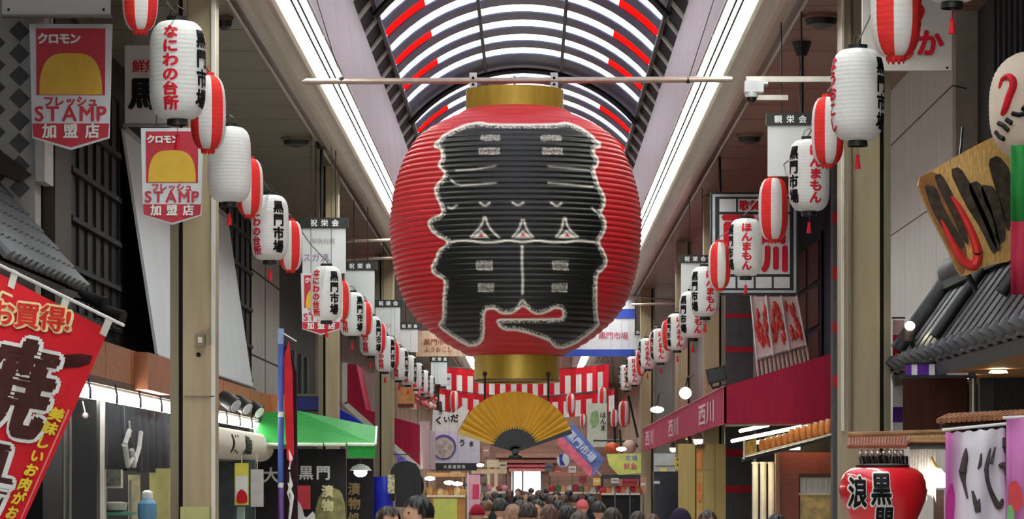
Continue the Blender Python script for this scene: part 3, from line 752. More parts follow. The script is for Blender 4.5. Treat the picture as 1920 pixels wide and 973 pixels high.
MB().fbox(194, 862, 230, 915, 25.3, .03, cream).part('frame', fp); MB().fbox(198, 866, 226, 911, 25.285, .02, M('picture_print', (96, 100, 88), .5, var=.6, scale=20)).part('picture', fp)
sh = thing('shop_shelf', 'small shelf with a green edge inside the left shop', 'shelf', P(220, 1020, 25.6))
for py in (960, 1000): MB().fbox(196, py, 246, py+6, 25.6, .35, M('green_shelf', (70, 140, 110), .5)).part('shelf_board', sh)
for px in (198, 244): MB().fbox(px-2, 900, px+2, 1300, 25.62, .04, greymetal).part('upright', sh)
MB().lathe([(.05, 0), (.1, .02), (.11, .08), (.05, .09)], P(216, 960, 25.75), M('ceramic', (196, 190, 180), .3), 20).thing('bowl', 'pale bowl standing on the green shelf', 'bowl', smooth=True)
MB().lathe([(.07, 0), (.09, .03), (.06, .05)], P(222, 1000, 25.75), M('dark_red_dish', (110, 40, 30), .3), 20).thing('dish', 'dark red dish on the lower green shelf', 'dish', smooth=True)
jug = thing('water_jug', 'blue water jug with a white top inside the left shop', 'jug', P(276, 975, 26.4))
MB().lathe([(.07, 0), (.085, .03), (.085, .15), (.05, .19)], P(276, 975, 26.4), M('blue_jug', (110, 160, 196), .25), 20).part('body', jug, True)
MB().lathe([(.05, .19), (.055, .2), (.05, .25), (.02, .27)], P(276, 975, 26.4), M('white_lid', (240, 240, 236), .3), 20).part('lid', jug, True)
MB().fbox(250, 975, 305, 1315, 26.3, .3, greymetal).thing('shop_counter', 'grey counter under the blue water jug', 'counter')
MB().fbox(240, 890, 262, 1290, 26.8, .05, M('menu_strip', (196, 190, 150), .6, var=.3, scale=12)).thing('menu_strip', 'pale printed strip hanging beside the blue water jug', 'poster')
ch = thing('hanging_charm', 'small white charm hanging from the light strip by a cord', 'charm', P(160, 785, 23.3))
MB().tube([P(155, 752, 23.3), P(160, 775, 23.3)], .006, cream, 5).part('cord', ch); MB().ball(P(160, 779, 23.3), .025, M('pinkish_white', (222, 196, 196), .5), 10).part('charm', ch)
# rolled paper lantern lying along the shop front
rl = thing('long_paper_lantern', 'long horizontal cream paper lantern with black brush writing', 'lantern', (-3.42, 36, H+.2))
rw = M('cream_paper', (210, 200, 184), .7, var=.04); n_ = 60; vs = []; fs = []
axx, axz, RQ = -3.47, H+.41, .175
prf = [(.05, 29.5), (RQ*.8, 29.52)]+[(RQ+.006*(i % 2), 29.6+i*.12) for i in range(80)]+[(RQ*.8, 39.25), (RQ*.45, 39.34)]
for r, y in prf: vs += [(axx+r*math.cos(2*PI*k/24), y, axz+r*math.sin(2*PI*k/24)) for k in range(24)]
mb = MB().add(vs, [(i*24+k, i*24+(k+1) % 24, (i+1)*24+(k+1) % 24, (i+1)*24+k) for i in range(len(prf)-1) for k in range(24)]+[tuple((len(prf)-1)*24+k for k in range(24))], rw)
mb.part('paper_body', rl, True)
def rfn(yc): return lambda x, y: (axx+(RQ+.014)*math.cos(y/RQ), yc-x*-1, axz+(RQ+.014)*math.sin(y/RQ))
m = MB()
for t_, yc, s_ in (('川', 32.8, .30), ('魚', 34.3, .30), ('屋', 38.6, .28)): map_text(m, t_, lambda x, y, yc=yc: (axx+(RQ+.012)*math.cos(y/RQ*.8+.0), yc+x*3.2, axz+(RQ+.012)*math.sin(y/RQ*.8)), s_, ink, bold=.03)
m.part('black_lettering', rl)
MB().tube([(axx, 29.5, axz-RQ-.01), (axx, 39.3, axz-RQ-.01)], .02, black, 8).part('bottom_rail', rl)
for y in (31, 38.5): MB().tube([(axx, y, axz+RQ), (axx, y, H+.8)], .006, darkmetal, 5).part('wire', rl)
# spotlights on the fascia
spot_b = []
for i, (px, py, Y) in enumerate(((416, 741, 32.), (440, 748, 34.5), (464, 756, 37.))):
    p = P(px, py, Y)
    t = thing('spotlight', ['left', 'middle', 'right'][i]+' one of three black spotlights on the left wooden fascia', 'spotlight', p, 'three black spotlights on the left')
    d_ = Vector((.16, -.1, -.12))
    MB().tube([p, p+d_*.3, p+d_], [.06, .085, .09], black, 14).part('head', t, True); MB().tube([p, p+Vector((-.08, 0, -.1)), p+Vector((-.1, 0, -.2))], .014, black, 6).part('arm', t)
    MB().tube([p+d_*1.0, p+d_*1.03], .075, M('lamp_glass', (190, 195, 200), .2), 14).part('lens', t)
# clip lamps by the banner
for i, (px, py) in enumerate(((172, 560), (205, 585))):
    p = P(px, py, 24.2)
    t = thing('clip_lamp', ['black clip lamp above the end of the red sale banner', 'black clip lamp farther right above the wooden fascia'][i], 'lamp', p)
    MB().tube([p+Vector((-.1, .0, .06)), p, p+Vector((.12, -.05, -.05))], [.03, .05, .06], black, 10).part('head', t, True)
    MB().tube([p+Vector((-.1, 0, .06)), p+Vector((-.22, .05, .1)), p+Vector((-.3, .1, .12))], .012, darkmetal, 6).part('arm', t)
    MB().tube([p+Vector((-.02, 0, -.02)), p+Vector((.02, .06, -.14)), p+Vector((.1, .02, -.16))], .01, black, 6).part('cable', t)

# red sale banner ------------------------------------------------------------------
bc = [P(-150, 436, 17.0), P(202, 618, 18.2), P(38, 990, 17.6), P(-190, 870, 16.4)]   # corners: top left, top right, bottom right, bottom left
def bfn(u, v, lift=0.):                     # u to the right 0..1, v downwards 0..1 (the sheet runs on below the frame)
    v2 = v
    a_ = bc[0]*(1-u)+bc[1]*u; b_ = bc[3]*(1-u)+bc[2]*u
    p = a_*(1-v2)+b_*v2
    p.y += .05*math.sin(u*7+v*2)-lift
    return p
bn = thing('sale_banner', 'red sale banner with large brown and yellow characters on a white pole', 'banner', P(60, 1000, 17.5))
bred = M('banner_red_cloth', (214, 36, 46), .7, var=.1, scale=4)
n_ = 24; VM = 1.45
vs = [bfn(i/n_, VM*j/n_) for j in range(n_+1) for i in range(n_+1)]
o = MB().add(vs, [(j*(n_+1)+i, (j+1)*(n_+1)+i, (j+1)*(n_+1)+i+1, j*(n_+1)+i+1) for j in range(n_) for i in range(n_)], bred).part('cloth', bn, True)
dk = M('banner_dark_brush', (70, 26, 28), .7, var=.4, scale=8)
def bpoly(L, m, lift, nm):
    L2 = smooth_poly(L)
    MB().add([bfn(x, y, lift) for x, y in L2], [tuple(range(len(L2)))], m).part(nm, bn)
def strip_b(L, wd, m, lift, nm):
    mb = MB()
    for (a_, b_) in zip(L, L[1:]):
        d_ = Vector((b_[0]-a_[0], b_[1]-a_[1])); n2 = Vector((-d_.y, d_.x)).normalized()*wd/2
        mb.add([bfn(a_[0]+n2.x, a_[1]+n2.y, lift), bfn(b_[0]+n2.x, b_[1]+n2.y, lift), bfn(b_[0]-n2.x, b_[1]-n2.y, lift), bfn(a_[0]-n2.x, a_[1]-n2.y, lift)], [(0, 1, 2, 3)], m)
    mb.part(nm, bn)
bpoly([(.4, .30), (.7, .27), (.98, .13), (.98, .2), (.72, .33), (.45, .36)], dk, .008, 'brush_stroke')
def buv(px, py):                            # the spot of the sheet that shows at a pixel of the photograph
    u = v = .5
    prj = lambda u, v: (lambda p: np.array([VX+p.x*F/p.y, VY-(p.z-H)*F/p.y]))(bfn(u, v))
    for _ in range(12):
        p = prj(u, v); J = np.stack([(prj(u+1e-3, v)-p)/1e-3, (prj(u, v+1e-3)-p)/1e-3], 1)
        du = np.linalg.solve(J, np.array([px, py])-p); u += du[0]; v += du[1]
    return u, v
def btext(t_, px, py, size, m, lift, nm, ax=(1, 0), ay=(0, -1), vert=False, bold=.03, pitch=1.):
    u0, v0 = buv(px, py); ua, va = buv(px+40*ax[0], py+40*ax[1]); ub, vb = buv(px+40*ay[0], py+40*ay[1])
    A_ = ((ua-u0)/40, (va-v0)/40); B_ = ((ub-u0)/40, (vb-v0)/40)
    mb = MB(); map_text(mb, t_, lambda x, y: bfn(u0+A_[0]*x+B_[0]*y, v0+A_[1]*x+B_[1]*y, lift), size, m, vertical=vert, bold=bold, pitch=pitch); mb.part(nm, bn)
cream_ink = M('cream_ink', (236, 216, 160), .6, var=.05)
brn = M('brown_brush_ink', (74, 40, 38), .6, var=.2)
sl_ = dict(ax=(.985, .12), ay=(.1, -1))
btext('お買得!', 58, 592, 50, cream_ink, .014, 'lettering_outline', bold=.10, pitch=.95, **sl_)
btext('お買得!', 58, 592, 50, M('vermilion_ink', (214, 52, 40), .6), .030, 'lettering', bold=.03, pitch=.95, **sl_)
s2 = dict(ax=(.97, .18), ay=(.25, -.97))
btext('焼', 8, 722, 192, whiteink, .014, 'big_lettering_outline', bold=.075, **s2)
btext('焼', 8, 722, 192, brn, .030, 'big_lettering', bold=.042, **s2)
btext('鳥', -52, 890, 165, whiteink, .014, 'big_lettering_outline', bold=.075, **s2)
btext('鳥', -52, 890, 165, brn, .030, 'big_lettering', bold=.042, **s2)
btext('美味しいお肉がお', 66, 868, 26, yellowink, .030, 'yellow_lettering', ax=(.95, .2), ay=(.42, -.93), vert=True, bold=.05, pitch=1.08)
strip_b([(.44, .07), (.72, .055)], .012, cream_ink, .01, 'print_line'); strip_b([(.44, .07), (.43, .14)], .012, cream_ink, .01, 'print_line')
strip_b([(.975, .42), (.975, 1.4)], .012, M('pink_line', (236, 120, 120), .6), .01, 'print_line')
tp = [bfn(u, -.035, 0) for u in (-.05, .25, .5, .75, 1.06)]
MB().tube([P(-160, 420, 17.0), P(232, 610, 18.25)], .011, white, 8).part('pole', bn, True)
for u in (.48, .76, .985): MB().add([bfn(u-.018, -.05, .01), bfn(u+.018, -.05, .01), bfn(u+.018, .035, .01), bfn(u-.018, .035, .01)], [(0, 1, 2, 3)], cream).part('loop', bn)

# hanging shop-name panels: black header with white characters, pale panel below
def name_panel(x0, x1, y0, y1, Y, label, txt='祝栄会', hh=.19, cols=()):
    t = thing('name_panel', label, 'sign', P((x0+x1)/2, y1, Y), 'hanging name panels with black headers')
    yh = y0+(y1-y0)*hh
    MB().fbox(x0, yh, x1-2, y1, Y, .05, offw).part('panel', t); MB().fbox(x0-3, y0, x1+3, yh, Y-.02, .09, black).part('header', t)
    m = MB(); ftext(m, txt, (x0+x1)/2, (y0+yh)/2, (yh-y0)*.68, Y-.02, whiteink, bold=.03, pitch=1.5); m.part('header_lettering', t)
    if cols:
        m = MB()
        for s_, px, py, sp, mm in cols: ftext(m, s_, px, py, sp, Y, mm, bold=.01)
        m.part('lettering', t)
    zc = H+HS
    for px in (x0+(x1-x0)*.3, x0+(x1-x0)*.75): MB().tube([P(px, y0, Y+.02), Vector((P(px, y0, Y).x, Y+.02, zc))], .007, darkmetal, 6).part('hanger', t)
greyink = M('grey_ink', (150, 140, 138), .6)
name_panel(567, 650, 408, 512, 36.9, 'nearest left hanging name panel above the smallest stamp sign', cols=(('鮮魚料理', 606, 452, 11, greyink), ('スガ流', 592, 483, 17, M('violet_ink', (130, 90, 140), .6))))
name_panel(646, 704, 491, 600, 44.5, 'second left hanging name panel with a blank pale face', hh=.14)
name_panel(704, 752, 562, 645, 52.5, 'third left hanging name panel with faint pink writing', hh=.16, cols=(('魚伊', 722, 612, 12, M('faint_pink_ink', (200, 150, 150), .6)),))
name_panel(750, 786, 606, 660, 60.5, 'fourth left hanging name panel beside the giant lantern', hh=.2)
name_panel(808, 840, 668, 720, 78., 'small far left hanging name panel by the striped bunting', hh=.2)
name_panel(1440, 1524, 212, 330, 26.6, 'nearest right hanging name panel beside the security camera', '親栄会', hh=.19)
name_panel(1277, 1330, 478, 560, 43.2, 'second right hanging name panel behind lettered lanterns', hh=.18)
name_panel(1186, 1206, 618, 660, 70., 'small far right hanging name panel next to the blue striped banner', hh=.25)

# blue and red furled flag on its pole
fl = thing('furled_flag', 'furled red and black flag tied to a blue and white pole', 'flag', P(530, 1300, 31.0))
for i, (a_, b_, mm) in enumerate(((616, 645, M('pale_blue_pole', (150, 170, 210), .4)), (645, 772, M('blue_pole', (66, 92, 172), .4)), (772, 782, white), (782, 905, M('blue_pole', (66, 92, 172), .4)), (905, 914, white), (914, 1120, M('violet_pole', (116, 84, 150), .4)), (1120, 1330, white))):
    MB().tube([P(527, a_, 31), P(526, b_, 31)], .031, mm, 10).part('pole_section', fl, True)
def furl(L, m, nm, y=31.05):
    MB().prism([P(px, py, y) for px, py in L], (0, .05, 0), m).part(nm, fl)
furl([(533, 668), (541, 640), (548, 700), (551, 850), (546, 870), (538, 860), (533, 760)], M('red_flag_cloth', (196, 34, 46), .7, var=.15, scale=8), 'red_cloth', 30.98)
furl([(541, 640), (556, 700), (558, 973), (556, 1200), (534, 1200), (533, 870), (547, 860), (549, 700)], M('maroon_black_cloth', (44, 18, 30), .7, var=.25), 'dark_cloth', 31.05)
m = MB()
for L in ([(540, 836), (546, 860), (542, 880)], [(543, 885), (546, 910), (540, 925), (545, 945)], [(540, 905), (548, 930), (543, 973), (550, 1010)]):
    m.tube([P(px, py, 30.99) for px, py in L], [.006, .022, .014, .01][:len(L)], whiteink, 6)
m.part('white_lettering', fl)
MB().tube([P(527, 622, 31), P(556, 640, 31)], .008, white, 6).part('cross_bar', fl)

# green awning facing up the street
ga = thing('green_awning', 'green cloth awning with a white front bar above the black menu board', 'awning', P(600, 850, 37.5))
q = lambda px, py, Y: P(px, py, Y)
o = MB().add([q(476, 832, 36.6), q(704, 833, 36.6), q(706, 800, 38.6), q(556, 769, 38.6), q(476, 775, 38.6)], [(0, 1, 2, 3, 4)], green).part('cloth', ga); md = o.modifiers.new('thickness', 'SOLIDIFY'); md.thickness = .02
MB().fbox(652, 834, 703, 858, 36.6, .02, green).part('valance', ga)
for a_, b_ in ((482, 524), (558, 605), (608, 648), (652, 702)): MB().tube([P(a_, 833, 36.58), P(b_, 833.5, 36.58)], .022, M('pale_green_bar', (206, 226, 200), .4), 8).part('front_bar', ga, True)
MB().tube([P(704, 833, 36.6), P(706, 800, 38.6)], .015, M('pale_green_bar', (206, 226, 200), .4), 6).part('side_bar', ga)
bt_ = MB().fbox(556, 742, 600, 768, 41.0, .2, M('dark_blue_crate', (36, 52, 160), .4)).thing('blue_crate', 'dark blue crate on the ledge above the green awning', 'crate')
MB().fbox(553, 738, 603, 743, 40.95, .3, M('olive_rim', (120, 120, 90), .5)).part('rim', bt_)
lg = thing('ledge', 'dark ledge on brackets above the green awning', 'ledge', P(578, 772, 41.0))
MB().fbox(425, 768, 606, 772, 40.9, .5, darkmetal).part('board', lg)
for px in (552, 601): MB().fbox(px-2, 772, px+2, 800, 41, .05, darkmetal).part('bracket', lg)
# dark menu boards under it
bm = M('menu_board_black', (38, 35, 36), .6, var=.2)
mbd = thing('menu_board', 'large black menu board with white brush characters under the green awning', 'sign', P(600, 1160, 37.6))
MB().fbox(478, 842, 648, 1160, 37.6, .08, bm).part('board', mbd)
MB().prism([P(px, py, 37.59) for px, py in smooth_poly([(590, 960), (600, 925), (618, 912), (640, 920), (648, 950), (648, 1020), (590, 1020)])], (0, .01, 0), M('olive_food_print', (136, 132, 80), .5, var=.4, scale=9)).part('printed_photo', mbd)
m = MB(); ftext(m, '大', 508, 890, 30, 37.59, whiteink, bold=.03); ftext(m, '黒門', 590, 886, 28, 37.59, whiteink, bold=.03, pitch=1.15); m.part('white_lettering', mbd)
m = MB(); ftext(m, '漬物', 614, 934, 23, 37.57, M('pale_gold_ink', (232, 222, 170), .6), vertical=True, bold=.04, pitch=1.15); m.part('gold_lettering', mbd)
MB().fbox(556, 910, 582, 955, 37.55, .02, M('red_poster', (214, 52, 70), .5)).part('red_poster', mbd)
MB().prism([P(px, py, 37.54) for px, py in smooth_poly([(556, 935), (566, 950), (572, 973), (590, 955), (592, 1000), (556, 1000)])], (0, .01, 0), whiteink).part('white_figure_print', mbd)
mb2 = thing('menu_board', 'narrow black menu board with gold characters left of the blue drum', 'sign', P(665, 1160, 38.2))
MB().fbox(650, 860, 700, 1160, 38.2, .08, bm).part('board', mb2)
m = MB(); ftext(m, '漬物処', 664, 944, 24, 38.19, M('gold_ink', (150, 124, 70), .5), vertical=True, bold=.03, pitch=1.15); m.part('gold_lettering', mb2)
# price strips
for px0, px1, py0, py1, Y, cc, lab in ((440, 466, 868, 947, 33.0, (226, 214, 90), 'yellow and red hanging poster strip under the long paper lantern'), (470, 494, 880, 950, 33.6, (206, 198, 196), 'plain white hanging strip beside the yellow poster strip')):
    t = thing('poster_strip', lab, 'poster', P((px0+px1)/2, py1, Y), 'strips under the long paper lantern')
    MB().fbox(px0, py0, px1, py1, Y, .01, M('strip_paper_%d' % px0, cc, .6)).part('paper', t)
    if px0 == 440:
        MB().fbox(442, 892, 464, 930, Y-.004, .004, whiteink).part('white_print', t); MB().prism([P(x_, y_, Y-.008) for x_, y_ in smooth_poly([(443, 944), (444, 925), (453, 916), (463, 925), (464, 944)])], (0, .004, 0), redink).part('red_print', t)
    MB().tube([P((px0+px1)/2, py0, Y), P((px0+px1)/2, 852, Y)], .006, cream, 5).part('cord', t)
MB().fbox(403, 862, 478, 1190, 34.5, .1, M('teal_dim_panel', (60, 70, 70), .5, var=.3)).thing('dark_counter_panel', 'dim dark panel under the long paper lantern', 'panel')
MB().fbox(444, 950, 458, 1190, 33.1, .06, M('pale_green_post', (150, 170, 160), .5)).thing('pale_post', 'pale green post below the yellow poster strip', 'post')
# lamp and blue drum
lp = thing('pendant_lamp', 'bright white pendant lamp under the right end of the green awning', 'lamp', P(676, 893, 37.0))
MB().ball(P(676, 885, 37.0), .085, M('pendant_bulb', (250, 250, 250), .5, var=.01, emit=16), 16, (1, 1, .75)).part('bulb', lp, True)
MB().lathe([(.14, 0), (.1, .05), (.03, .08)], P(676, 882, 37.0), offw, 20, False).part('shade', lp, True); MB().tube([P(676, 872, 37), P(676, 845, 37)], .006, black, 5).part('cord', lp)
dr = thing('blue_drum', 'bright blue plastic drum stack beside the third column', 'drum', P(719, 1150, 50.))
MB().lathe([(.17, 0), (.175, .03), (.165, .5), (.175, .52), (.165, .9), (.17, 1.74)], P(719, 1105, 50.), blue, 28).part('barrel', dr, True)
MB().lathe([(.185, 1.62), (.185, 1.9), (.175, 1.92)], P(719, 1105, 50.), blue, 28).part('lid', dr, True)
# hanging black jackets
for i, (px, py) in enumerate(((760, 862), (772, 880))):
    Y = 44+i; t = thing('hanging_jacket', ['black jacket hanging beside the blue drum', 'dark backpack hanging in front of the black jacket'][i], ['jacket', 'backpack'][i], P(px, py+75, Y))
    if i == 0:
        vs = [(-.22, -.0), (-.16, .1), (-.05, .14), (.05, .14), (.16, .1), (.22, 0), (.24, -.45), (.16, -.46), (.14, -.1), (.15, -.55), (-.15, -.55), (-.14, -.1), (-.16, -.46), (-.24, -.45)]
        c_ = P(px, py+20, Y)
        MB().prism([c_+Vector((x_, 0, z_)) for x_, z_ in vs], (0, .12, 0), black).part('shell', t); MB().tube([c_+Vector((0, .06, .14)), c_+Vector((0, .06, .23))], .008, steel, 5).part('hanger', t)
    else:
        MB().ball(P(px, py+30, Y-.3), .2, darkmetal, 16, (.95, .55, 1.25)).part('bag', t, True)
        for s_ in (-1, 1): MB().tube([P(px+8*s_, py, Y-.38), P(px+14*s_, py+25, Y-.42), P(px+8*s_, py+50, Y-.38)], .015, black, 6).part('strap', t, True)
MB().tube([P(737, 852, 44.06), P(786, 852, 44.06)], .01, darkmetal, 6).thing('clothes_rail', 'dark rail carrying the hanging black jacket', 'rail')
bz = M('patterned_print', (196, 190, 150), .6, var=.7, scale=30)
MB().fbox(727, 890, 740, 925, 43.5, .02, bz).thing('patterned_cloth', 'small cream and black patterned cloth beside the black jacket', 'cloth')

# crimson awning farther down on the left
YA = 58.0
ca = thing('crimson_awning', 'far left crimson awning with white trim behind the green awning', 'awning', P(720, 878, YA+4))
pf = [(650, 683), (668, 683), (686, 768), (786, 796), (787, 878), (650, 757)]
MB().prism([P(x_, y_, YA) for x_, y_ in pf], (0, 9, 0), crimson).part('cloth', ca)
for a_, b_ in (((646, 680), (646, 757)), ((646, 756), (788, 880))):
    d_ = (P(*b_, YA)-P(*a_, YA)); n2 = Vector((-d_.z, 0, d_.x)).normalized()*.05
    MB().prism([P(*a_, YA-.05)-n2, P(*b_, YA-.05)-n2, P(*b_, YA-.05)+n2, P(*a_, YA-.05)+n2], (0, .1, 0), cream).part('white_trim', ca)
e_ = P(787, 878, YA); e2 = P(787, 797, YA)
MB().box((e_.x, YA+.05, e_.z), (e_.x+.02, YA+9, e2.z), M('pale_pink_valance', (206, 176, 180), .6)).part('valance', ca)
MB().prism([P(632, 764, 55.5), P(664, 782, 55.5), P(684, 796, 55.5), P(632, 786, 55.5)], (0, .5, 0), M('royal_blue_cloth', (34, 50, 170), .6)).thing('blue_cloth', 'royal blue cloth edge above the green awning', 'cloth')
MB().prism([P(740, 846, 56.5), P(786, 878, 56.5), P(786, 900, 56.5), P(752, 890, 56.5)], (0, .1, 0), M('violet_print', (112, 100, 190), .6, var=.5, scale=6)).thing('violet_poster', 'violet and blue printed panel under the far crimson awning', 'poster')
tg = M('grey_tarp', (140, 128, 122), .7, var=.12, scale=2, stretch=(5, 5, .5))
MB().prism([P(670, 684, 60.), P(690, 700, 60.), P(722, 700, 60.), P(722, 785, 60.), P(688, 768, 60.)], (0, .1, 0), tg).thing('grey_tarpaulin', 'grey beige tarpaulin hanging above the far crimson awning', 'tarpaulin')
tb = MB().fbox(722, 694, 745, 790, 64., .3, M('khaki_board', (132, 122, 104), .6)).thing('khaki_board', 'khaki upright board beside the grey tarpaulin', 'board')
ob = MB().fbox(740, 726, 776, 764, 66., .3, M('tan_wood_box', (186, 134, 84), .6, var=.2)).thing('tan_box', 'tan wooden box sign below the far left lanterns', 'sign')
MB().fbox(741, 757, 775, 763, 65.9, .1, wood_d).part('lower_edge', ob)

# ================================================================== RIGHT SIDE OF THE STREET
FR = 4.0
pw = M('white_wall_panel', (196, 190, 186), .6, var=.06, scale=2, stretch=(5, 5, .8))
r = MB().box((FR, 27.6, 0), (FR+.3, 37.2, H+HS), darkgap).struct('wall_right')
for k in range(8):
    MB().box((FR-.02, 27.6+1.2*k, H+1.42), (FR+.02, 27.6+1.2*k+1.185, H+HS), pw).part('wall_panel', r)
    MB().box((FR-.02, 27.6+1.2*k, 0), (FR+.02, 27.6+1.2*k+1.185, H+1.34), pw).part('wall_panel', r)
MB().box((FR-.07, 27.6, H+1.34), (FR+.02, 37.2, H+1.42), M('cornice', (160, 156, 152), .5)).part('cornice', r)
pl = MB().box((FR-.02, 27.1, H+1.3), (FR+.3, 27.6, H+HS), M('taupe_pilaster', (150, 142, 130), .6, var=.08)).struct('wall_right')
MB().box((FR-.1, 26.9, H+1.3), (FR+.1, 27.12, H+HS), M('taupe_pilaster', (150, 142, 130), .6)).part('edge', pl)
MB().box((FR+.1, 20, 0), (FR+.4, 26.9, H+HS), M('dark_siding', (52, 52, 56), .6, var=.15, stretch=(1, 8, .3))).struct('wall_right')
sd_ = M('dark_siding', (52, 52, 56)); wr_ = bpy.data.objects[-1] if False else [o for o in C.objects if o.name.startswith('wall_right')][-1]
for k in range(20): MB().box((FR+.06, 20.2+.29*k, H+1), (FR+.1, 20.3+.29*k, H+HS), sd_).part('siding_rib', wr_)
# thin cables on the white wall
for i, (a_, b_, c_) in enumerate((((1666, 277), (1786, 160), (1812, 166)), ((1664, 446), (1752, 386), (1760, 380)))):
    MB().tube([P(a_[0], a_[1], 29), P(b_[0], b_[1], 26.6), P(c_[0], c_[1], 26.6)], .007, darkmetal, 5).thing('wall_cable', ['upper thin cable crossing the white wall on the right', 'lower thin cable crossing the white wall behind the wooden sign'][i], 'cable')
# pilaster with red bands, dark windows
def banded(x0, x1, Y, y0, y1, bands, label):
    t = thing('banded_pillar', label, 'pillar', P((x0+x1)/2, 900+F*H/Y, Y), 'grey pillars with red bands')
    a_ = P(x0, 0, Y).x; b_ = P(x1, 0, Y).x
    MB().box((a_, Y, 0), (b_, Y+.3, P(0, y0, Y).z), greywall).part('shaft', t)
    for p0, p1 in bands: MB().box((a_-.004, Y-.006, P(0, p1, Y).z), (b_+.004, Y+.02, P(0, p0, Y).z), redband).part('red_band', t)
banded(1562, 1592, 36.8, 180, 973, ((398, 418), (500, 524), (604, 622), (704, 726)), 'grey pillar with red bands directly left of the right beige column')
banded(1360, 1412, 46.2, 300, 973, ((588, 596), (650, 660), (842, 856), (910, 924)), 'grey pillar with thin red bands below the framed sign')
gw = MB().box((FR, 37.2, 0), (FR+.3, 52, H+HS), navy).struct('wall_right')
wn_ = M('brown_window', (70, 34, 26), .8, var=.3)
w_ = MB().box((FR-.04, 40.0, H+.8), (FR, 45.5, H+3.4), M('window_frame_dark', (16, 18, 28), .85)).struct('window_3')
for j in range(4):
    for i in range(3): MB().box((FR-.06, 40.2+1.8*i, H+.9+.62*j), (FR-.04, 41.7+1.8*i, H+1.44+.62*j), wn_).part('pane', w_)
MB().box((FR, 52, 0), (FR+.3, 70, H+HS), M('dark_glass_front', (52, 56, 56), .3, var=.3, scale=1.5)).struct('wall_right')
MB().box((FR, 70, 0), (FR+.3, 100, H+HS), M('far_shops_right', (60, 62, 60), .4, var=.3, scale=1.1)).struct('wall_right')
MB().box((FR, 100, 0), (FR+.3, Y1-2, H+HS), M('far_shops_right2', (152, 124, 110), .6, var=.35, scale=1.1)).struct('wall_right')
for k in range(5):
    MB().box((FR-.04, 53+3*k, H+.3), (FR, 55.2+3*k, H+3.6), M('grey_glass', (70, 76, 74), .2, var=.3)).struct('window_%d' % (4+k))

# framed sign with a grid border
fs_ = thing('framed_sign', 'large white sign with black frame, grid border and red characters', 'sign', P(1415, 553, 39.0))
Y = 39.0
MB().fbox(1332, 360, 1497, 553, Y, .12, black).part('outer_frame', fs_)
MB().fbox(1336, 364, 1493, 549, Y-.012, .012, M('silver_trim', (176, 178, 182), .35, .5)).part('silver_trim', fs_)
MB().fbox(1341, 369, 1488, 544, Y-.02, .008, black).part('inner_frame', fs_)
cell = M('sign_face', (208, 206, 208), .5, var=.04)
MB().fbox(1349, 402, 1481, 514, Y-.03, .01, cell).part('main_face', fs_)
MB().fbox(1349, 373, 1380, 397, Y-.03, .01, cell).part('border_cell', fs_); MB().fbox(1384, 373, 1446, 397, Y-.03, .01, cell).part('border_cell', fs_); MB().fbox(1450, 373, 1481, 397, Y-.03, .01, cell).part('border_cell', fs_)
for x0 in (1349, 1383, 1417, 1451): MB().fbox(x0, 519, x0+30, 540, Y-.03, .01, cell).part('border_cell', fs_)
m = MB(); ftext(m, '歌舞', 1406, 385, 20, Y-.03, redink, bold=.04, pitch=1.02); m.part('small_lettering', fs_)
m = MB(); ftext(m, '西', 1384, 430, 62, Y-.03, redink, bold=.06); ftext(m, '西', 1448, 430, 55, Y-.03, redink, bold=.06); ftext(m, '川', 1452, 484, 50, Y-.03, redink, bold=.07); m.part('large_lettering', fs_)
for px in (1350, 1480): MB().tube([P(px, 360, Y+.06), Vector((P(px, 0, Y).x, Y+.06, H+HS))], .02, darkmetal, 8).part('hanger', fs_)
# leaning posters with slats
ps = thing('leaning_posters', 'leaning red and white poster panels with white rods above the crimson awning', 'poster', P(1465, 705, 42))
Y = 41.5
q4 = lambda u, v: (1408+u*86+v*(14+u*8), 556+v*(150-34*u))
for i in range(3):
    u0, u1 = i/3+.02, (i+1)/3-.02
    MB().prism([P(*q4(u0, 0), Y), P(*q4(u1, 0), Y), P(*q4(u1, .78), Y), P(*q4(u0, .78), Y)], (0, .02, 0), M('poster_white_red', (226, 208, 202), .4, var=.1)).part('poster_sheet', ps)
    m = MB(); rnd = random.Random(i)
    for k in range(18):
        u = u0+.04+rnd.random()*.22; v = .05+rnd.random()*.5; L = [(u+rnd.uniform(-.02, .02), v), (u+rnd.uniform(-.03, .03), v+.09), (u+rnd.uniform(-.05, .05), v+.17)]
        m.tube([P(*q4(*p_), Y-.01) for p_ in L], [.008, .03, .006], M('vermilion_brush', (214, 72, 66), .5), 5)
    m.part('red_brush_print', ps)
for i in range(13):
    u = i/12.; MB().tube([P(*q4(u, .8), Y), P(*q4(u, 1.03), Y)], .022, M('pale_slat', (200, 180, 168), .5), 6).part('slat', ps)
for u in (0, .33, .66, 1.): MB().tube([P(*q4(u, -.02), Y-.03), P(*q4(u, .8), Y-.03)], .015, white, 6).part('rod', ps)
MB().tube([P(*q4(0, .8), Y-.03), P(*q4(1, .8), Y-.03)], .014, greymetal, 6).part('cross_rod', ps)

# crimson awning --------------------------------------------------------------------
aw = thing('crimson_awning', 'large crimson awning with white lettering on the right', 'awning', (3, 50, H+.7))
XA = 2.5; YC = F*XA/(1358-VX); YE = F*XA/(1205-VX)
z = lambda py, Y: H+(VY-py)*Y/F
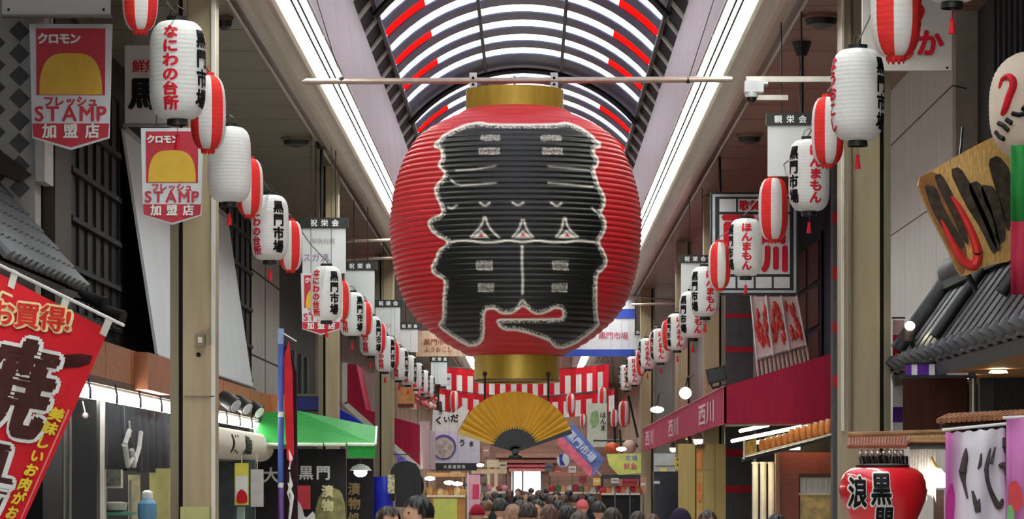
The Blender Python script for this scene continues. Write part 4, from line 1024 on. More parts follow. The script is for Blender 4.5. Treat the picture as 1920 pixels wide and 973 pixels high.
# front valance and end face, with thickness; sloping top
MB().prism([(XA, YC, z(725, YC)), (XA, YE, z(805, YE)), (XA, YE, z(847, YE)), (XA, YC, z(794, YC))], (.03, 0, 0), M('crimson_valance', (172, 48, 78), .7, var=.08)).part('valance', aw)
MB().prism([(XA, YC, z(725, YC)), P(1577, 657, YC), P(1578, 795, YC), (XA, YC, z(794, YC))], (0, .03, 0), crimson).part('end_cloth', aw)
o = MB().add([(XA, YC, z(725, YC)), P(1577, 657, YC), Vector((P(1577, 0, YC).x, YE, z(657, YC))), (XA, YE, z(805, YE))], [(0, 1, 2, 3)], crimson).part('top_cloth', aw)
MB().tube([(XA, YC, z(724, YC)), (XA, YE, z(804, YE))], .012, M('pink_piping', (196, 110, 128), .6), 6).part('piping', aw)
for i, (pa, pb) in enumerate(((1210, 1226), (1253, 1273), (1309, 1341))):
    ya, yb_ = F*XA/(pb-VX), F*XA/(pa-VX); ym_ = (ya+yb_)/2; t_ = (ym_-YC)/(YE-YC)
    zc_ = (z(725, YC)*(1-t_)+z(805, YE)*t_+z(794, YC)*(1-t_)+z(847, YE)*t_)/2
    m = MB(); n2 = 2
    map_text(m, '西川', lambda x, y: (XA-.006, ym_-x, zc_+y), .34, M('pink_white_ink', (222, 180, 190), .6), bold=.03, sx=(yb_-ya)/2/.34*.95, pitch=1.)
    m.part('white_lettering', aw)
# tubes, lamps and goods below it
tl = thing('awning_tubes', 'warm fluorescent tubes under the crimson awning', 'light', P(1450, 812, 40), None)
for a_, b_ in (((1372, 827), (1530, 794)), ((1400, 834), (1545, 800)), ((1388, 808), (1440, 797))):
    MB().tube([P(*a_, 39.2), P(*b_, 38.4)], .022, tubew, 8).part('tube', tl, True)
MB().prism([P(1360, 800, 38.2), P(1560, 796, 38.2), P(1560, 792, 45), P(1360, 796, 45)], (0, 0, .03), M('awning_ceiling', (206, 200, 180), .6)).part('ceiling_plate', tl)
for i, (px, py, r_) in enumerate(((1332, 820, .10), (1309, 826, .08), (1288, 838, .07), (1262, 842, .06))):
    Y = 47+3*i; p = P(px, py, Y)
    t = thing('bulb_lamp', '%s white bulb lamp under the crimson awning, counted from the nearest' % o1[i], 'lamp', p, 'bulb lamps under the crimson awning')
    MB().ball(p, r_, glow, 14).part('bulb', t, True); MB().lathe([(r_*1.3, .02), (r_*.7, .1), (.03, .13)], p, cream, 18, False).part('shade', t, True); MB().tube([p+Vector((0, 0, .12)), (p.x, p.y, H+1.25)], .01, black, 5).part('cord', t)
shf = thing('goods_shelf', 'sloping dark edged shelf of orange jars under the crimson awning', 'shelf', P(1485, 850, 37))
a_, b_ = P(1395, 858, 38.2), P(1577, 812, 36.9)
d_ = b_-a_
MB().prism([a_, b_, b_+Vector((0, 0, -.04)), a_+Vector((0, 0, -.05))], (0, .5, 0), black).part('board', shf)
MB().prism([a_+Vector((0, 0, .03)), b_+Vector((0, 0, .03)), b_+Vector((0, 0, .01)), a_+Vector((0, 0, .01))], (0, .02, 0), cream).part('edge_strip', shf)
MB().prism([a_+Vector((0, .05, .2)), a_+d_*.14+Vector((0, .05, .2)), a_+d_*.14+Vector((0, .05, .03)), a_+Vector((0, .05, .03))], (0, .05, 0), M('gold_sign', (190, 150, 60), .4, var=.4, scale=20)).part('small_sign', shf)
MB().tube([a_+Vector((.0, -.02, -.02)), a_+Vector((0, -.02, .25))], .012, white, 6).part('corner_post', shf)
jo = M('orange_jar', (226, 140, 70), .35, var=.25, scale=14); jc = M('cream_jar', (240, 214, 160), .4, var=.15)
for i in range(13):
    t_ = .2+.062*i; p = a_+d_*t_+Vector((0, .12, .03)); big = i > 4
    j = thing('orange_jar', '%s orange jar from the left on the sloping shelf under the awning' % (o1+['thirteenth'])[i].replace('nearest', 'first'), 'jar', p, 'orange jars on the sloping shelf')
    hh = .19 if big else .15
    MB().lathe([(.035, 0), (.045, .02), (.045, hh*.8), (.03, hh*.9)], p, jo, 14).part('body', j, True); MB().lathe([(.034, hh*.88), (.036, hh), (.0, hh)], p, jc, 14).part('lid', j, True)
# banded yellow panels, cabinet, pipes and red-brown shop front
yo = M('yellow_olive_panel', (176, 152, 92), .55, var=.12, scale=3, stretch=(6, 6, .7))
yp = thing('yellow_panels', 'tall olive yellow wall panels with an orange strip under the awning', 'panel', P(1316, 1180, 43.6))
for x0, x1 in ((1272, 1303), (1319, 1340), (1341, 1361)): MB().fbox(x0, 832, x1, 900+F*H/43.6, 43.6, .06, yo).part('panel', yp)
MB().fbox(1303, 838, 1306, 900+F*H/43.6, 43.62, .06, wood_d).part('seam', yp); MB().fbox(1306, 836, 1318, 900+F*H/43.6, 43.6, .06, M('ochre_strip', (196, 150, 80), .5, var=.2)).part('strip_panel', yp)
for py in (845, 905): MB().fbox(1308, py, 1316, py+35, 43.58, .02, M('orange_print', (212, 120, 50), .5, var=.2)).part('orange_label', yp)
MB().fbox(1306, 832, 1320, 840, 43.55, .1, wood_d).part('cap', yp)
fr_ = thing('dark_fridge', 'tall dark navy display fridge left of the yellow panels', 'fridge', P(1250, 900+F*H/52, 52))
MB().fbox(1226, 884, 1272, 900+F*H/52, 52, .6, M('fridge_dark', (30, 32, 42), .3)).part('body', fr_); MB().fbox(1230, 890, 1250, 900+F*1.7/52, 51.97, .03, M('fridge_glass', (40, 46, 58), .15)).part('door', fr_); MB().fbox(1252, 890, 1270, 900+F*1.7/52, 51.97, .03, M('fridge_glass', (40, 46, 58), .15)).part('door', fr_)
MB().fbox(1226, 902, 1237, 907, 51.9, .03, white).part('sticker', fr_)
gs_ = thing('grey_sign', 'grey and white shop sign above the dark fridge', 'sign', P(1245, 885, 51))
MB().fbox(1226, 850, 1266, 884, 51, .08, M('grey_sign_face', (176, 180, 180), .5, var=.12)).part('board', gs_); MB().fbox(1228, 872, 1266, 874, 50.98, .02, greymetal).part('line', gs_); MB().fbox(1236, 877, 1250, 884, 50.97, .02, M('yellow_tag', (214, 200, 110), .5)).part('yellow_tag', gs_)
ys_ = thing('yellow_sign', 'small yellow square sign with dark marks beside the yellow panels', 'sign', P(1275, 881, 50))
MB().fbox(1265, 857, 1285, 881, 50, .04, M('bright_yellow', (228, 196, 74), .5)).part('board', ys_)
m = MB()
for L in ([(1270, 873), (1275, 864)], [(1277, 868), (1281, 861)], [(1269, 862), (1272, 860)], [(1279, 875), (1281, 873)]): m.tube([P(*p_, 49.99) for p_ in L], .014, ink, 5)
m.part('dark_marks', ys_)
pi_ = M('white_pipe', (206, 202, 196), .35, var=.06)
for i, px in enumerate((1416, 1431, 1446)):
    t = thing('drain_pipe', ['left', 'middle', 'right'][i]+' one of three white upright pipes beside the red brown shop front', 'pipe', P(px, 900+F*H/39.5, 39.5), 'three white upright pipes')
    MB().tube([P(px, 866, 39.5), P(px, 900+F*H/39.5, 39.5)], .042, pi_, 12).part('pipe', t, True); MB().tube([P(px, 866, 39.5), P(px, 870, 39.5)], .05, pi_, 12).part('collar', t, True)
rs = thing('shop_front', 'red brown wooden shop front with a small picture window', 'shop front', P(1530, 900+F*H/38.6, 38.6))
MB().fbox(1459, 848, 1600, 888, 38.6, .15, wood_r).part('lintel', rs); MB().fbox(1459, 888, 1498, 900+F*H/38.6, 38.6, .12, wood_r).part('side_panel', rs); MB().fbox(1455, 848, 1462, 900+F*H/38.6, 38.5, .2, M('pale_jamb', (150, 112, 90), .5)).part('jamb', rs)
MB().fbox(1574, 888, 1640, 900+F*H/38.6, 38.6, .12, wood_r).part('side_panel', rs); MB().fbox(1498, 888, 1574, 895, 38.58, .12, wood_d).part('rail', rs)
MB().fbox(1500, 895, 1574, 926, 38.64, .03, M('pale_shoji', (220, 218, 206), .6, var=.06)).part('paper_screen', rs)
for k in range(8): MB().fbox(1500+10*k, 895, 1501.5+10*k, 926, 38.62, .02, cream).part('screen_bar', rs)
MB().fbox(1498, 924, 1576, 928, 38.6, .03, cream).part('sill', rs)
MB().fbox(1500, 928, 1574, 1100, 38.66, .03, M('landscape_print', (214, 182, 116), .5, var=.45, scale=7)).part('picture', rs)
MB().fbox(1440, 815, 1620, 850, 39.2, .6, M('dark_loft', (24, 18, 16), .7)).part('loft_beam', rs)  # loft beam in a near-black brown
MB().fbox(1478, 838, 1500, 843, 38.7, .04, glow).part('ceiling_lamp', rs)
sp = thing('floodlight', 'black floodlight standing on the crimson awning corner', 'spotlight', P(1345, 725, 38.6))
pc = P(1345, 703, 38.6)
MB().prism([pc+Vector((-.15, 0, .07)), pc+Vector((.1, 0, .13)), pc+Vector((.14, 0, -.06)), pc+Vector((-.11, 0, -.13))], (0, .12, 0), black).part('head', sp); MB().prism([pc+Vector((-.12, -.01, .05)), pc+Vector((.08, -.01, .1)), pc+Vector((.11, -.01, -.04)), pc+Vector((-.09, -.01, -.1))], (0, .01, 0), M('flood_glass', (46, 48, 50), .15)).part('glass', sp)
MB().tube([pc+Vector((-.08, .06, -.1)), pc+Vector((-.06, .06, -.17)), pc+Vector((.12, .06, -.13))], .02, black, 6).part('bracket', sp)
for i, (px, py, Y, r_) in enumerate(((1285, 737, 50, .1), (1232, 768, 62, .11))):
    t = thing('globe_lamp', ['bright white globe lamp above the crimson awning', 'slanted white lamp above the far tip of the crimson awning'][i], 'lamp', P(px, py, Y))
    MB().ball(P(px, py, Y), r_, M('globe_glow', (255, 252, 245), .5, var=.01, emit=16), 16, (1, 1, 1) if i == 0 else (1.3, 1, .6)).part('globe', t, True); MB().tube([P(px, py-8, Y), P(px+4, py-30, Y), P(px+16, py-34, Y)], .015, darkmetal, 6).part('arm', t)

# security camera and its bar
sc1 = thing('camera_bar', 'pale steel bar reaching out from the right column to the security camera', 'bar', P(1480, 150, 24.0))
MB().fbox(1399, 143, 1580, 153, 24.0, .04, M('pale_bar', (190, 182, 170), .4, .3)).part('bar', sc1); MB().fbox(1416, 178, 1478, 187, 24.6, .04, M('pale_bar', (190, 182, 170), .4, .3)).part('lower_bar', sc1)
cm = thing('security_camera', 'white security camera with a dome lens under the pale bar', 'camera', P(1415, 196, 23.95))
MB().fbox(1397, 151, 1432, 172, 23.9, .12, M('camera_housing', (200, 200, 200), .35)).part('housing', cm); MB().tube([P(1432, 158, 23.95), P(1440, 158, 23.95)], .02, greymetal, 10).part('gland', cm)
MB().lathe([(.05, .04), (.055, 0), (.05, -.02)], P(1409, 178, 23.95), M('camera_housing', (200, 200, 200), .35), 20).part('collar', cm, True); MB().ball(P(1409, 184, 23.95), .045, M('dome_black', (26, 26, 28), .12), 16).part('dome', cm, True)
# ceiling fittings
for i, (px, py, rx) in enumerate(((1540, 42, 32), (1405, 262, 22), (420, 45, 16), (556, 268, 26))):
    Y = F*HS/(VY-py)*.985; p = P(px, py, Y); rr = rx*S(Y)
    t = thing('ceiling_vent', ['round dark ceiling vent beside the right column', 'round dark ceiling vent left of the nearest right name panel', 'dark ceiling vent at the top of the left column', 'flat dark ceiling vent on the left soffit'][i], 'vent', p, 'dark vents on the side ceilings')
    zt = H+HS-p.z
    MB().lathe([(rr*1.15, zt-.002), (rr*1.1, zt-.03), (rr, zt-.035)], p, soffit_r if i < 2 else soffit_m, 24).part('flange', t, True); MB().lathe([(rr, zt-.03), (rr*.85, zt-.09), (rr*.3, zt-.12), (0.01, zt-.12)], p, black, 24, False).part('dome', t, True)
for i, (px, py0, py1) in enumerate(((1503, 82, 212), (603, 308, 408))):
    Y = 28.8 if i == 0 else 36.9
    t = thing('ceiling_rod', ['dark hanging rod above the nearest right name panel', 'dark hanging rod above the nearest left name panel'][i], 'rod', P(px, py1, Y))
    x_ = P(px, 0, Y).x
    MB().tube([(x_, Y, H+HS), P(px, py1, Y)], .022, darkmetal, 10).part('rod', t, True); MB().lathe([(.05, H+HS-.14), (.1, H+HS)], (x_, Y, 0), darkmetal, 16).part('collar', t, True)
# red brush sign at the top right
bs = thing('brush_sign', 'white signboard with red brush characters at the upper right', 'sign', P(1700, 132, 22.6))
MB().fbox(1617, -70, 1784, 132, 22.6, .05, M('warm_white_board', (214, 206, 198), .5, var=.04)).part('board', bs)
m = MB(); ftext(m, 'め', 1690, 88, 55, 22.59, redink, bold=.05); ftext(m, 'か', 1744, 80, 52, 22.59, redink, bold=.05); ftext(m, 'う', 1712, 18, 60, 22.59, redink, bold=.05); m.part('red_lettering', bs)
for px in (1626, 1776): MB().ball(P(px, 127, 22.59), .01, darkmetal, 8).part('rivet', bs)

# kawara roof on the right
kr = thing('tiled_roof', 'dark grey tiled eave roof with round tile ends on the right', 'roof', (3.3, 22, H+.9))
EA = Vector((3.06, 0, H+.93)); EB = Vector((3.58, 0, H+1.66)); up = EB-EA; UL = up.length; ua = math.atan2(up.z, up.x)
MB().prism([(EA.x, 17.6, EA.z-.05), (EB.x, 17.6, EB.z-.05), (EB.x+.05, 17.6, EB.z-.12), (EA.x+.02, 17.6, EA.z-.14)], (0, 7.3, 0), kawara_d).part('roof_deck', kr)
ct = barrel(.10, UL/3+.03, kawara); pn = MB().box((0, -.13, -.0), (UL/3+.03, .13, .02), kawara_d).mesh(name='pan_tile')
nose = MB().lathe([(.02, -.035), (.085, -.03), (.1, -.02), (.1, .05), (.09, .05)], (0, 0, 0), kawara_d, 16).mesh(name='eave_disc', smooth=True)
for j in range(19):
    y = 17.75+.392*j
    for k in range(3):
        p = EA+up*((k+.95)/3)+Vector((0, y, .02))-Vector(kr.location)
        kid('roof_tile', ct, kr, p, (0, PI-ua, 0)); 
        ct_ = kid('pan_tile', pn, kr, p+Vector((0, .196, 0)), (0, PI-ua, 0))
    kid('eave_disc', nose, kr, EA+Vector((0, y, .03))-Vector(kr.location), (0, PI/2-ua+PI, 0))
# ridge, end ridge and gutter strap lines
MB().tube([(EB.x, 17.6, EB.z+.1), (EB.x, 24.9, EB.z+.1)], .13, kawara, 14).part('ridge_tile', kr, True)
MB().box((EB.x-.1, 17.6, EB.z-.05), (EB.x+.1, 24.9, EB.z+.05), kawara_d).part('ridge_course', kr)
for Yr, t0, t1 in ((24.9, .1, 1.15), (22.6, .1, 1.2), (20.2, .35, .75)):
    a_ = EA+up*t0+Vector((0, Yr, .1)); b_ = EA+up*t1+Vector((0, Yr, .1))
    MB().tube([a_, b_], .07 if Yr == 24.9 else .045, kawara if Yr == 24.9 else black, 10).part('descending_ridge', kr, True)
a_ = EA+up*.82+Vector((0, 20.15, .14)); 
MB().tube([a_, a_+up*.35], [.1, .1], kawara, 14).part('ridge_end_tile', kr, True); MB().tube([a_-up*.06, a_], [.11, .11], kawara_d, 14).part('ridge_end_disc', kr, True)
MB().prism([(EA.x+.06, 17.6, EA.z-.12), (4.4, 17.6, EA.z-.1), (4.4, 17.6, EA.z-.06), (EA.x+.06, 17.6, EA.z-.08)], (0, 7.3, 0), wood_e).part('eave_ceiling', kr)
for i, (px, py) in enumerate(((1872, 655), (1808, 677))):
    p = P(px, py, 21.5+1.2*i)
    zz = EA.z-.13
    MB().lathe([(.06, 0), (.07, -.015)], (p.x, p.y, zz), glow, 20).part('downlight', kr)
# globe on a bracket at the roof's lower corner
bl = thing('roof_lamp', 'small lamp with a white face below the white wall by the tiled roof', 'lamp', P(1705, 640, 24.2))
MB().ball(P(1706, 611, 24.2), .042, glow, 12, (1, .6, .9)).part('bulb', bl, True); MB().tube([P(1706, 611, 24.24), P(1703, 640, 24.24)], [.04, .055], M('lamp_body_dark', (60, 50, 40), .5), 12).part('body', bl, True); MB().tube([P(1703, 640, 24.24), P(1716, 652, 24.24)], .02, black, 8).part('bracket', bl)
# banded strip banner beside the column
vb = thing('strip_banner', 'narrow vertical banner banded red, white and purple beside the right column', 'banner', P(1683, 900, 24.9))
pur = M('purple_cloth', (98, 44, 150), .7, var=.1)
for py0, py1, mm in ((600, 628, M('pink_white_cloth', (222, 180, 178), .7)), (628, 700, redink), (700, 763, whiteink), (763, 792, pur), (792, 1000, whiteink)): MB().fbox(1674, py0, 1695, py1, 24.9, .01, mm).part('cloth_band', vb)
MB().tube([P(1672, 596, 24.9), P(1697, 596, 24.9)], .008, black, 6).part('rod', vb)
# white and purple valance, brown hanging, lattice
pv = thing('short_curtain', 'short white and purple curtain under the tiled eave', 'curtain', P(1770, 705, 22.2))
for k in range(12): MB().fbox(1698+11*k, 682, 1709+11*k, 703, 22.2+.01*(k % 2), .006, pur if k in (0, 2, 3, 5, 6) else whiteink).part('cloth_stripe', pv)
MB().tube([P(1696, 681, 22.2), P(1832, 680, 22.2)], .01, black, 6).part('rod', pv)
MB().fbox(1690, 703, 1832, 709, 22.3, .1, black).thing('dark_beam', 'black beam under the short purple and white curtain', 'beam')
MB().fbox(1818, 672, 1829, 705, 22.1, .06, black).thing('black_block', 'black bracket block at the right end of the short curtain', 'bracket')
bh = thing('brown_hanging', 'dark brown cloth hanging under the short purple curtain', 'curtain', P(1752, 830, 22.6))
for k in range(4): MB().fbox(1693+30*k, 705, 1724+30*k, 838, 22.6+.012*(k % 2), .01, M('dark_brown_cloth', (62, 30, 22), .8, var=.25, scale=4, stretch=(9, 9, .5))).part('cloth_panel', bh)
MB().tube([P(1824, 706, 22.5), P(1824, 800, 22.5)], .03, steel, 10).thing('steel_post', 'short steel post right of the dark brown cloth', 'post', smooth=True)
lt_ = MB().fbox(1838, 690, 1980, 810, 23.6, .05, M('dim_brown_wall', (70, 58, 48), .7, var=.2)).thing('lattice_screen', 'dim brown lattice screen under the tiled eave', 'screen')
for k in range(9): MB().fbox(1866+8*k, 706, 1867.5+8*k, 800, 23.57, .02, black).part('bar', lt_)
for k in range(8): MB().fbox(1864, 712+12*k, 1940, 713.5+12*k, 23.56, .02, black).part('rail', lt_)
MB().fbox(1838, 712, 1864, 800, 23.5, .06, black).part('dark_panel', lt_)
MB().box((4.3, 17.0, 0), (4.5, 24.9, H+.85), M('stall_back', (64, 46, 38), .7, var=.2)).struct('wall_right')
# wooden brush sign
wd_ = thing('wooden_sign', 'honey coloured wooden plank sign with dark brush strokes and a red loop', 'sign', P(1810, 520, 20.6))
YW = 20.6
outl = smooth_poly([(1718, 336), (1760, 312), (1830, 272), (1876, 250), (1884, 262), (1905, 330), (1910, 420), (1902, 488), (1850, 498), (1806, 520), (1796, 505), (1770, 448), (1740, 392)])
MB().prism([P(x_, y_, YW) for x_, y_ in outl], (0, .09, 0), wood_l).part('plank', wd_)
MB().prism([P(x_, y_, YW-.004) for x_, y_ in smooth_poly([(1718, 336), (1752, 318), (1768, 352), (1800, 430), (1816, 480), (1806, 518), (1796, 505), (1770, 448), (1740, 392)])], (0, .004, 0), wood_e).part('bark_edge', wd_)
bsk = M('weathered_black_brush', (66, 56, 46), .7, var=.6, scale=16)
for L in ([(1733, 345), (1756, 350), (1770, 392), (1800, 440), (1812, 462), (1800, 468), (1776, 440), (1752, 402), (1740, 372)], [(1751, 328), (1766, 325), (1790, 370), (1812, 430), (1818, 460), (1806, 452), (1784, 400), (1762, 358)],
          [(1780, 318), (1800, 312), (1824, 352), (1856, 420), (1872, 470), (1862, 478), (1840, 430), (1808, 380)], [(1812, 345), (1836, 338), (1856, 380), (1870, 430), (1878, 470), (1866, 466), (1842, 410)],
          [(1838, 345), (1866, 350), (1884, 400), (1886, 450), (1872, 460), (1862, 410), (1846, 380)], [(1852, 300), (1872, 290), (1896, 320), (1902, 400), (1890, 440), (1876, 380), (1862, 340)]):
    MB().prism([P(x_, y_, YW-.012) for x_, y_ in smooth_poly(L)], (0, .008, 0), bsk).part('brush_stroke', wd_)
MB().brush([P(x_, y_, YW-.02) for x_, y_ in ((1784, 368), (1800, 392), (1820, 432), (1832, 466), (1832, 490), (1822, 498), (1804, 486), (1786, 456), (1774, 430), (1765, 412))], [.012, .022, .028, .034, .036, .034, .03, .024, .016, .006], M('vermilion_paint', (216, 44, 40), .5), 8).part('red_loop', wd_, True)
MB().tube([P(1800, 300, YW+.05), P(1805, 240, YW+.6)], .01, darkmetal, 6).part('bracket', wd_); MB().tube([P(1815, 515, YW+.05), P(1830, 545, YW+.05)], .02, darkmetal, 6).part('lower_bracket', wd_)
# big white lantern at the right edge
YB = 19.5
bg_ = thing('large_white_lantern', 'large white paper lantern with a red ring mark cut by the right edge', 'lantern', P(1962, 300, YB))
cxp, R3 = 1962, 106
pr3 = []
for i in range(49):
    t_ = i/48; ang_ = -1+2*t_; rr = (36+(R3-36)*max(0, 1-abs(ang_)**2.6)**.5); pr3.append((rr*S(YB)+.004*abs(math.sin(PI*i/2)), (1-t_)*0+t_*205*S(YB)))
lb = P(cxp, 303, YB)
MB().lathe(pr3, lb, M('cream_lantern_paper', (226, 208, 190), .7, var=.04, trans=.2), 48).part('paper_body', bg_, True)
def bigfn(px, py):
    t_ = (303-py)/205.; k = min(48, max(0, int(round(t_*48)))); rr = pr3[k][0]+.006; x_ = max(-1, min(1, (px-cxp)*S(YB)*.985/rr)); return lb+Vector((rr*x_, -rr*math.sqrt(1-x_*x_), t_*205*S(YB)))
m = MB(); m.brush([bigfn(x_, y_) for x_, y_ in ((1868, 222), (1873, 212), (1880, 190), (1886, 172), (1885, 158), (1878, 152), (1870, 156), (1864, 172))], [.012, .024, .027, .027, .026, .02, .015, .006], redink, 8); m.part('red_ring_mark', bg_, True)
m = MB()
for L in (((1864, 236), (1872, 242), (1880, 252)), ((1875, 232), (1884, 240)), ((1884, 222), (1896, 226), (1908, 224), (1925, 222)), ((1862, 250), (1868, 260), (1874, 266)), ((1900, 214), (1908, 218))): m.tube([bigfn(x_, y_) for x_, y_ in L], [.017]*len(L), ink, 6)
m.part('black_brush_marks', bg_)
m = MB(); m.tube([bigfn(x_, y_) for x_, y_ in ((1903, 215), (1909, 198))], .009, redink, 6); m.part('red_dash', bg_)
MB().lathe([(.11, -.03), (.115, .01), (.1, .01)], lb, black, 24).part('bottom_ring', bg_); MB().lathe([(.1, 0), (.11, .04)], lb+Vector((0, 0, 205*S(YB))), black, 24).part('top_ring', bg_)
# green and red cloth at the right edge
gr = thing('green_red_cloth', 'vertical cloth, green above and red below, at the right edge', 'cloth', P(1925, 555, 19.0))
for py0, py1, mm in ((272, 415, M('leaf_green_cloth', (46, 140, 66), .7, var=.08)), (415, 552, M('raspberry_cloth', (190, 50, 76), .7, var=.1))):
    vs = [P(1896+8*i, py, 19.0)+Vector((0, .02*math.sin(i*1.7), 0)) for i in range(12) for py in (py0, py1)]
    o = MB().add(vs, [(2*i, 2*i+1, 2*i+3, 2*i+2) for i in range(11)], mm).part('cloth_band', gr, True); md = o.modifiers.new('t', 'SOLIDIFY'); md.thickness = .006
# reed eaves near the ground on the right
rd = thing('reed_eave', 'low eave of brown reeds above the red heart shaped lantern', 'eave', P(1690, 840, 18.6))
reed = M('reed_brown', (150, 114, 78), .7, var=.3, scale=10); reed2 = M('reed_rust', (140, 82, 64), .7, var=.3, scale=10)
for k in range(34):
    px = 1592+5.6*k; Yk = 18.6
    MB().tube([P(px, 838 if k < 20 else 828, Yk), P(px+3, 812, Yk+.9)], .013, reed2 if k < 20 else reed, 6).part('reed', rd)
MB().tube([P(1590, 815, 18.62), P(1782, 809, 18.62)], .016, reed, 8).part('front_pole', rd, True); MB().tube([P(1706, 824, 18.58), P(1782, 824, 18.58)], .014, reed, 8).part('lower_pole', rd, True); MB().tube([P(1706, 838, 18.6), P(1775, 838, 18.6)], .018, black, 8).part('back_pole', rd, True)
r2_ = thing('reed_eave', 'upper right bundle of reeds above the pink flag', 'eave', P(1850, 800, 17.0))
for k in range(18):
    px = 1766+9.5*k; MB().tube([P(px-6, 789-.5*k, 16.9), P(px+16, 779-.5*k, 17.3)], .017, M('reed_brown2', (148, 98, 70), .7, var=.3, scale=10), 6).part('reed', r2_)
MB().tube([P(1764, 800, 17.1), P(1940, 788, 17.1)], .02, wood_d, 8).part('back_pole', r2_, True)
# red heart shaped lantern
YR = 18.2
hl = thing('red_lantern', 'glossy red heart shaped lantern with black white edged characters', 'lantern', P(1656, 1030, YR))
prr = [(8, 118), (26, 112), (42, 98), (54, 80), (64, 60), (73, 40), (79, 24), (82.5, 8), (81, -8), (74, -23), (62, -33), (48, -37), (34, -33), (24, -26)]
hc = P(1656, 912, YR); sR = S(YR)
MB().lathe([(a_*sR, -b_*sR) for a_, b_ in prr], hc, M('glossy_red_lantern', (224, 32, 44), .28, var=.05, coat=.6), 56).part('paper_body', hl, True)
def hfn(px, py):
    dz = py-912
    for (ra, za), (rb, zb) in zip(prr, prr[1:]):
        if zb <= dz <= za: rr = ra+(rb-ra)*(dz-za)/(zb-za); break
    else: rr = 60
    rr = rr*sR+.006; x_ = max(-.98, min(.98, (px-1656)*sR/rr)); return hc+Vector((rr*x_, -rr*math.sqrt(1-x_*x_), -dz*sR))
for t_, px, py, sz, sx_ in (('浪', 1602, 922, 60, .55), ('黒', 1643, 916, 62, .62), ('門', 1650, 975, 56, .62)):
    for bold, mm, nm, lf in ((.085, whiteink, 'lettering_outline', 0), (.035, ink, 'lettering', .012)):
        m = MB(); map_text(m, t_, lambda x, y: hfn(px+x, py-y)+Vector((0, -lf, 0)), sz, mm, bold=bold, sx=sx_); m.part(nm, hl)
MB().lathe([(50*sR, .0), (52*sR, .02), (30*sR, .03)], hc+Vector((0, 0, 34*sR)), black, 30).part('top_ring', hl, True)
for k in range(8):
    px = 1614+11*k; pz = P(px, 868, YR)
    MB().tube([P(px, 842, YR), P(px+3, 852, YR+.02), P(px-2, 858, YR), P(px+2, 876, YR)], .008, M('iron_hook', (90, 70, 66), .4, .6), 6).part('chain_hook', hl)
    MB().ball(P(px, 850, YR), .017, M('pink_steel', (196, 168, 160), .3, .6), 8).part('ring', hl)
for k in range(14): MB().tube([P(1618+6.3*k, 855, YR+.03), P(1622+6*k, 878, YR+.03)], .01, black, 5).part('chain_link', hl)
# clear hanging strips and a cone lamp
for i in range(9):
    px = 1706+5.5*i
    MB().prism([P(px, 836, 18.64), P(px+4, 836, 18.64), P(px+5, 930+6*(i % 3), 18.68), P(px-1, 925, 18.68)], (0, .01, 0), M('clear_strip', (172, 170, 164), .2, var=.25, scale=30)).thing('plastic_strip', '%s clear plastic strip from the left beside the red heart shaped lantern' % o1[i].replace('nearest', 'first'), 'strip', 'clear strips beside the red lantern')
cl = thing('cone_lamp', 'white cone shaped lamp beside the pink flag', 'lamp', P(1768, 918, 18.8))
MB().lathe([(.11, 0), (.08, .05), (.02, .12)], P(1758, 914, 18.6), M('lit_shade', (255, 248, 230), .5, var=.01, emit=9), 20).part('shade', cl, True); MB().tube([P(1758, 880, 18.6), P(1752, 868, 18.6), P(1746, 856, 18.6)], .008, gold, 6).part('arm', cl); MB().fbox(1752, 918, 1770, 900+F*H/18.9, 18.9, .04, wood_d).part('stand', cl)
# pink flags
pk = M('pink_flag_cloth', (200, 120, 178), .7, var=.15, scale=3); pkw = M('white_flag_cloth', (214, 208, 212), .7, var=.05, scale=3)
pf_ = thing('pink_flag', 'white flag with pink edges and grey brush characters at the lower right', 'flag', P(1830, 1100, 16.2))
YP = 16.2
def ffn(px, py, lift=0.): return P(px, py, YP)+Vector((0, .025*math.sin(px*.09+py*.01)-lift, 0))
fm = bpy.data.materials.new('flag_dyed_cloth'); fm.use_nodes = True
nt = fm.node_tree; tcx = nt.nodes.new('ShaderNodeTexCoord'); sx_ = nt.nodes.new('ShaderNodeSeparateXYZ'); rp = nt.nodes.new('ShaderNodeValToRGB'); nt.links.new(tcx.outputs['Generated'], sx_.inputs[0]); nt.links.new(sx_.outputs[0], rp.inputs[0]); nt.links.new(rp.outputs[0], nt.nodes['Principled BSDF'].inputs[0]); nt.nodes['Principled BSDF'].inputs['Roughness'].default_value = .7
cr_ = rp.color_ramp; cr_.elements[0].color = (*lin((196, 104, 172)), 1); cr_.elements[1].color = (*lin((206, 160, 200)), 1); e1 = cr_.elements.new(.3); e1.color = (*lin((214, 206, 214)), 1); e1 = cr_.elements.new(.9); e1.color = (*lin((210, 206, 212)), 1); cr_.elements[0].position = .06
xs_ = list(range(1772, 1890, 6))
vs = [ffn(px, 812-.08*(px-1772)+2*math.sin(px*.3) if k == 0 else 812+k*29) for k in range(11) for px in xs_]
nx = len(xs_)
o = MB().add(vs, [(k*nx+i, (k+1)*nx+i, (k+1)*nx+i+1, k*nx+i+1) for k in range(10) for i in range(nx-1)], fm).part('cloth', pf_, True); md = o.modifiers.new('t', 'SOLIDIFY'); md.thickness = .005
gi = M('grey_brown_ink', (72, 64, 62), .6, var=.25)
m = MB()
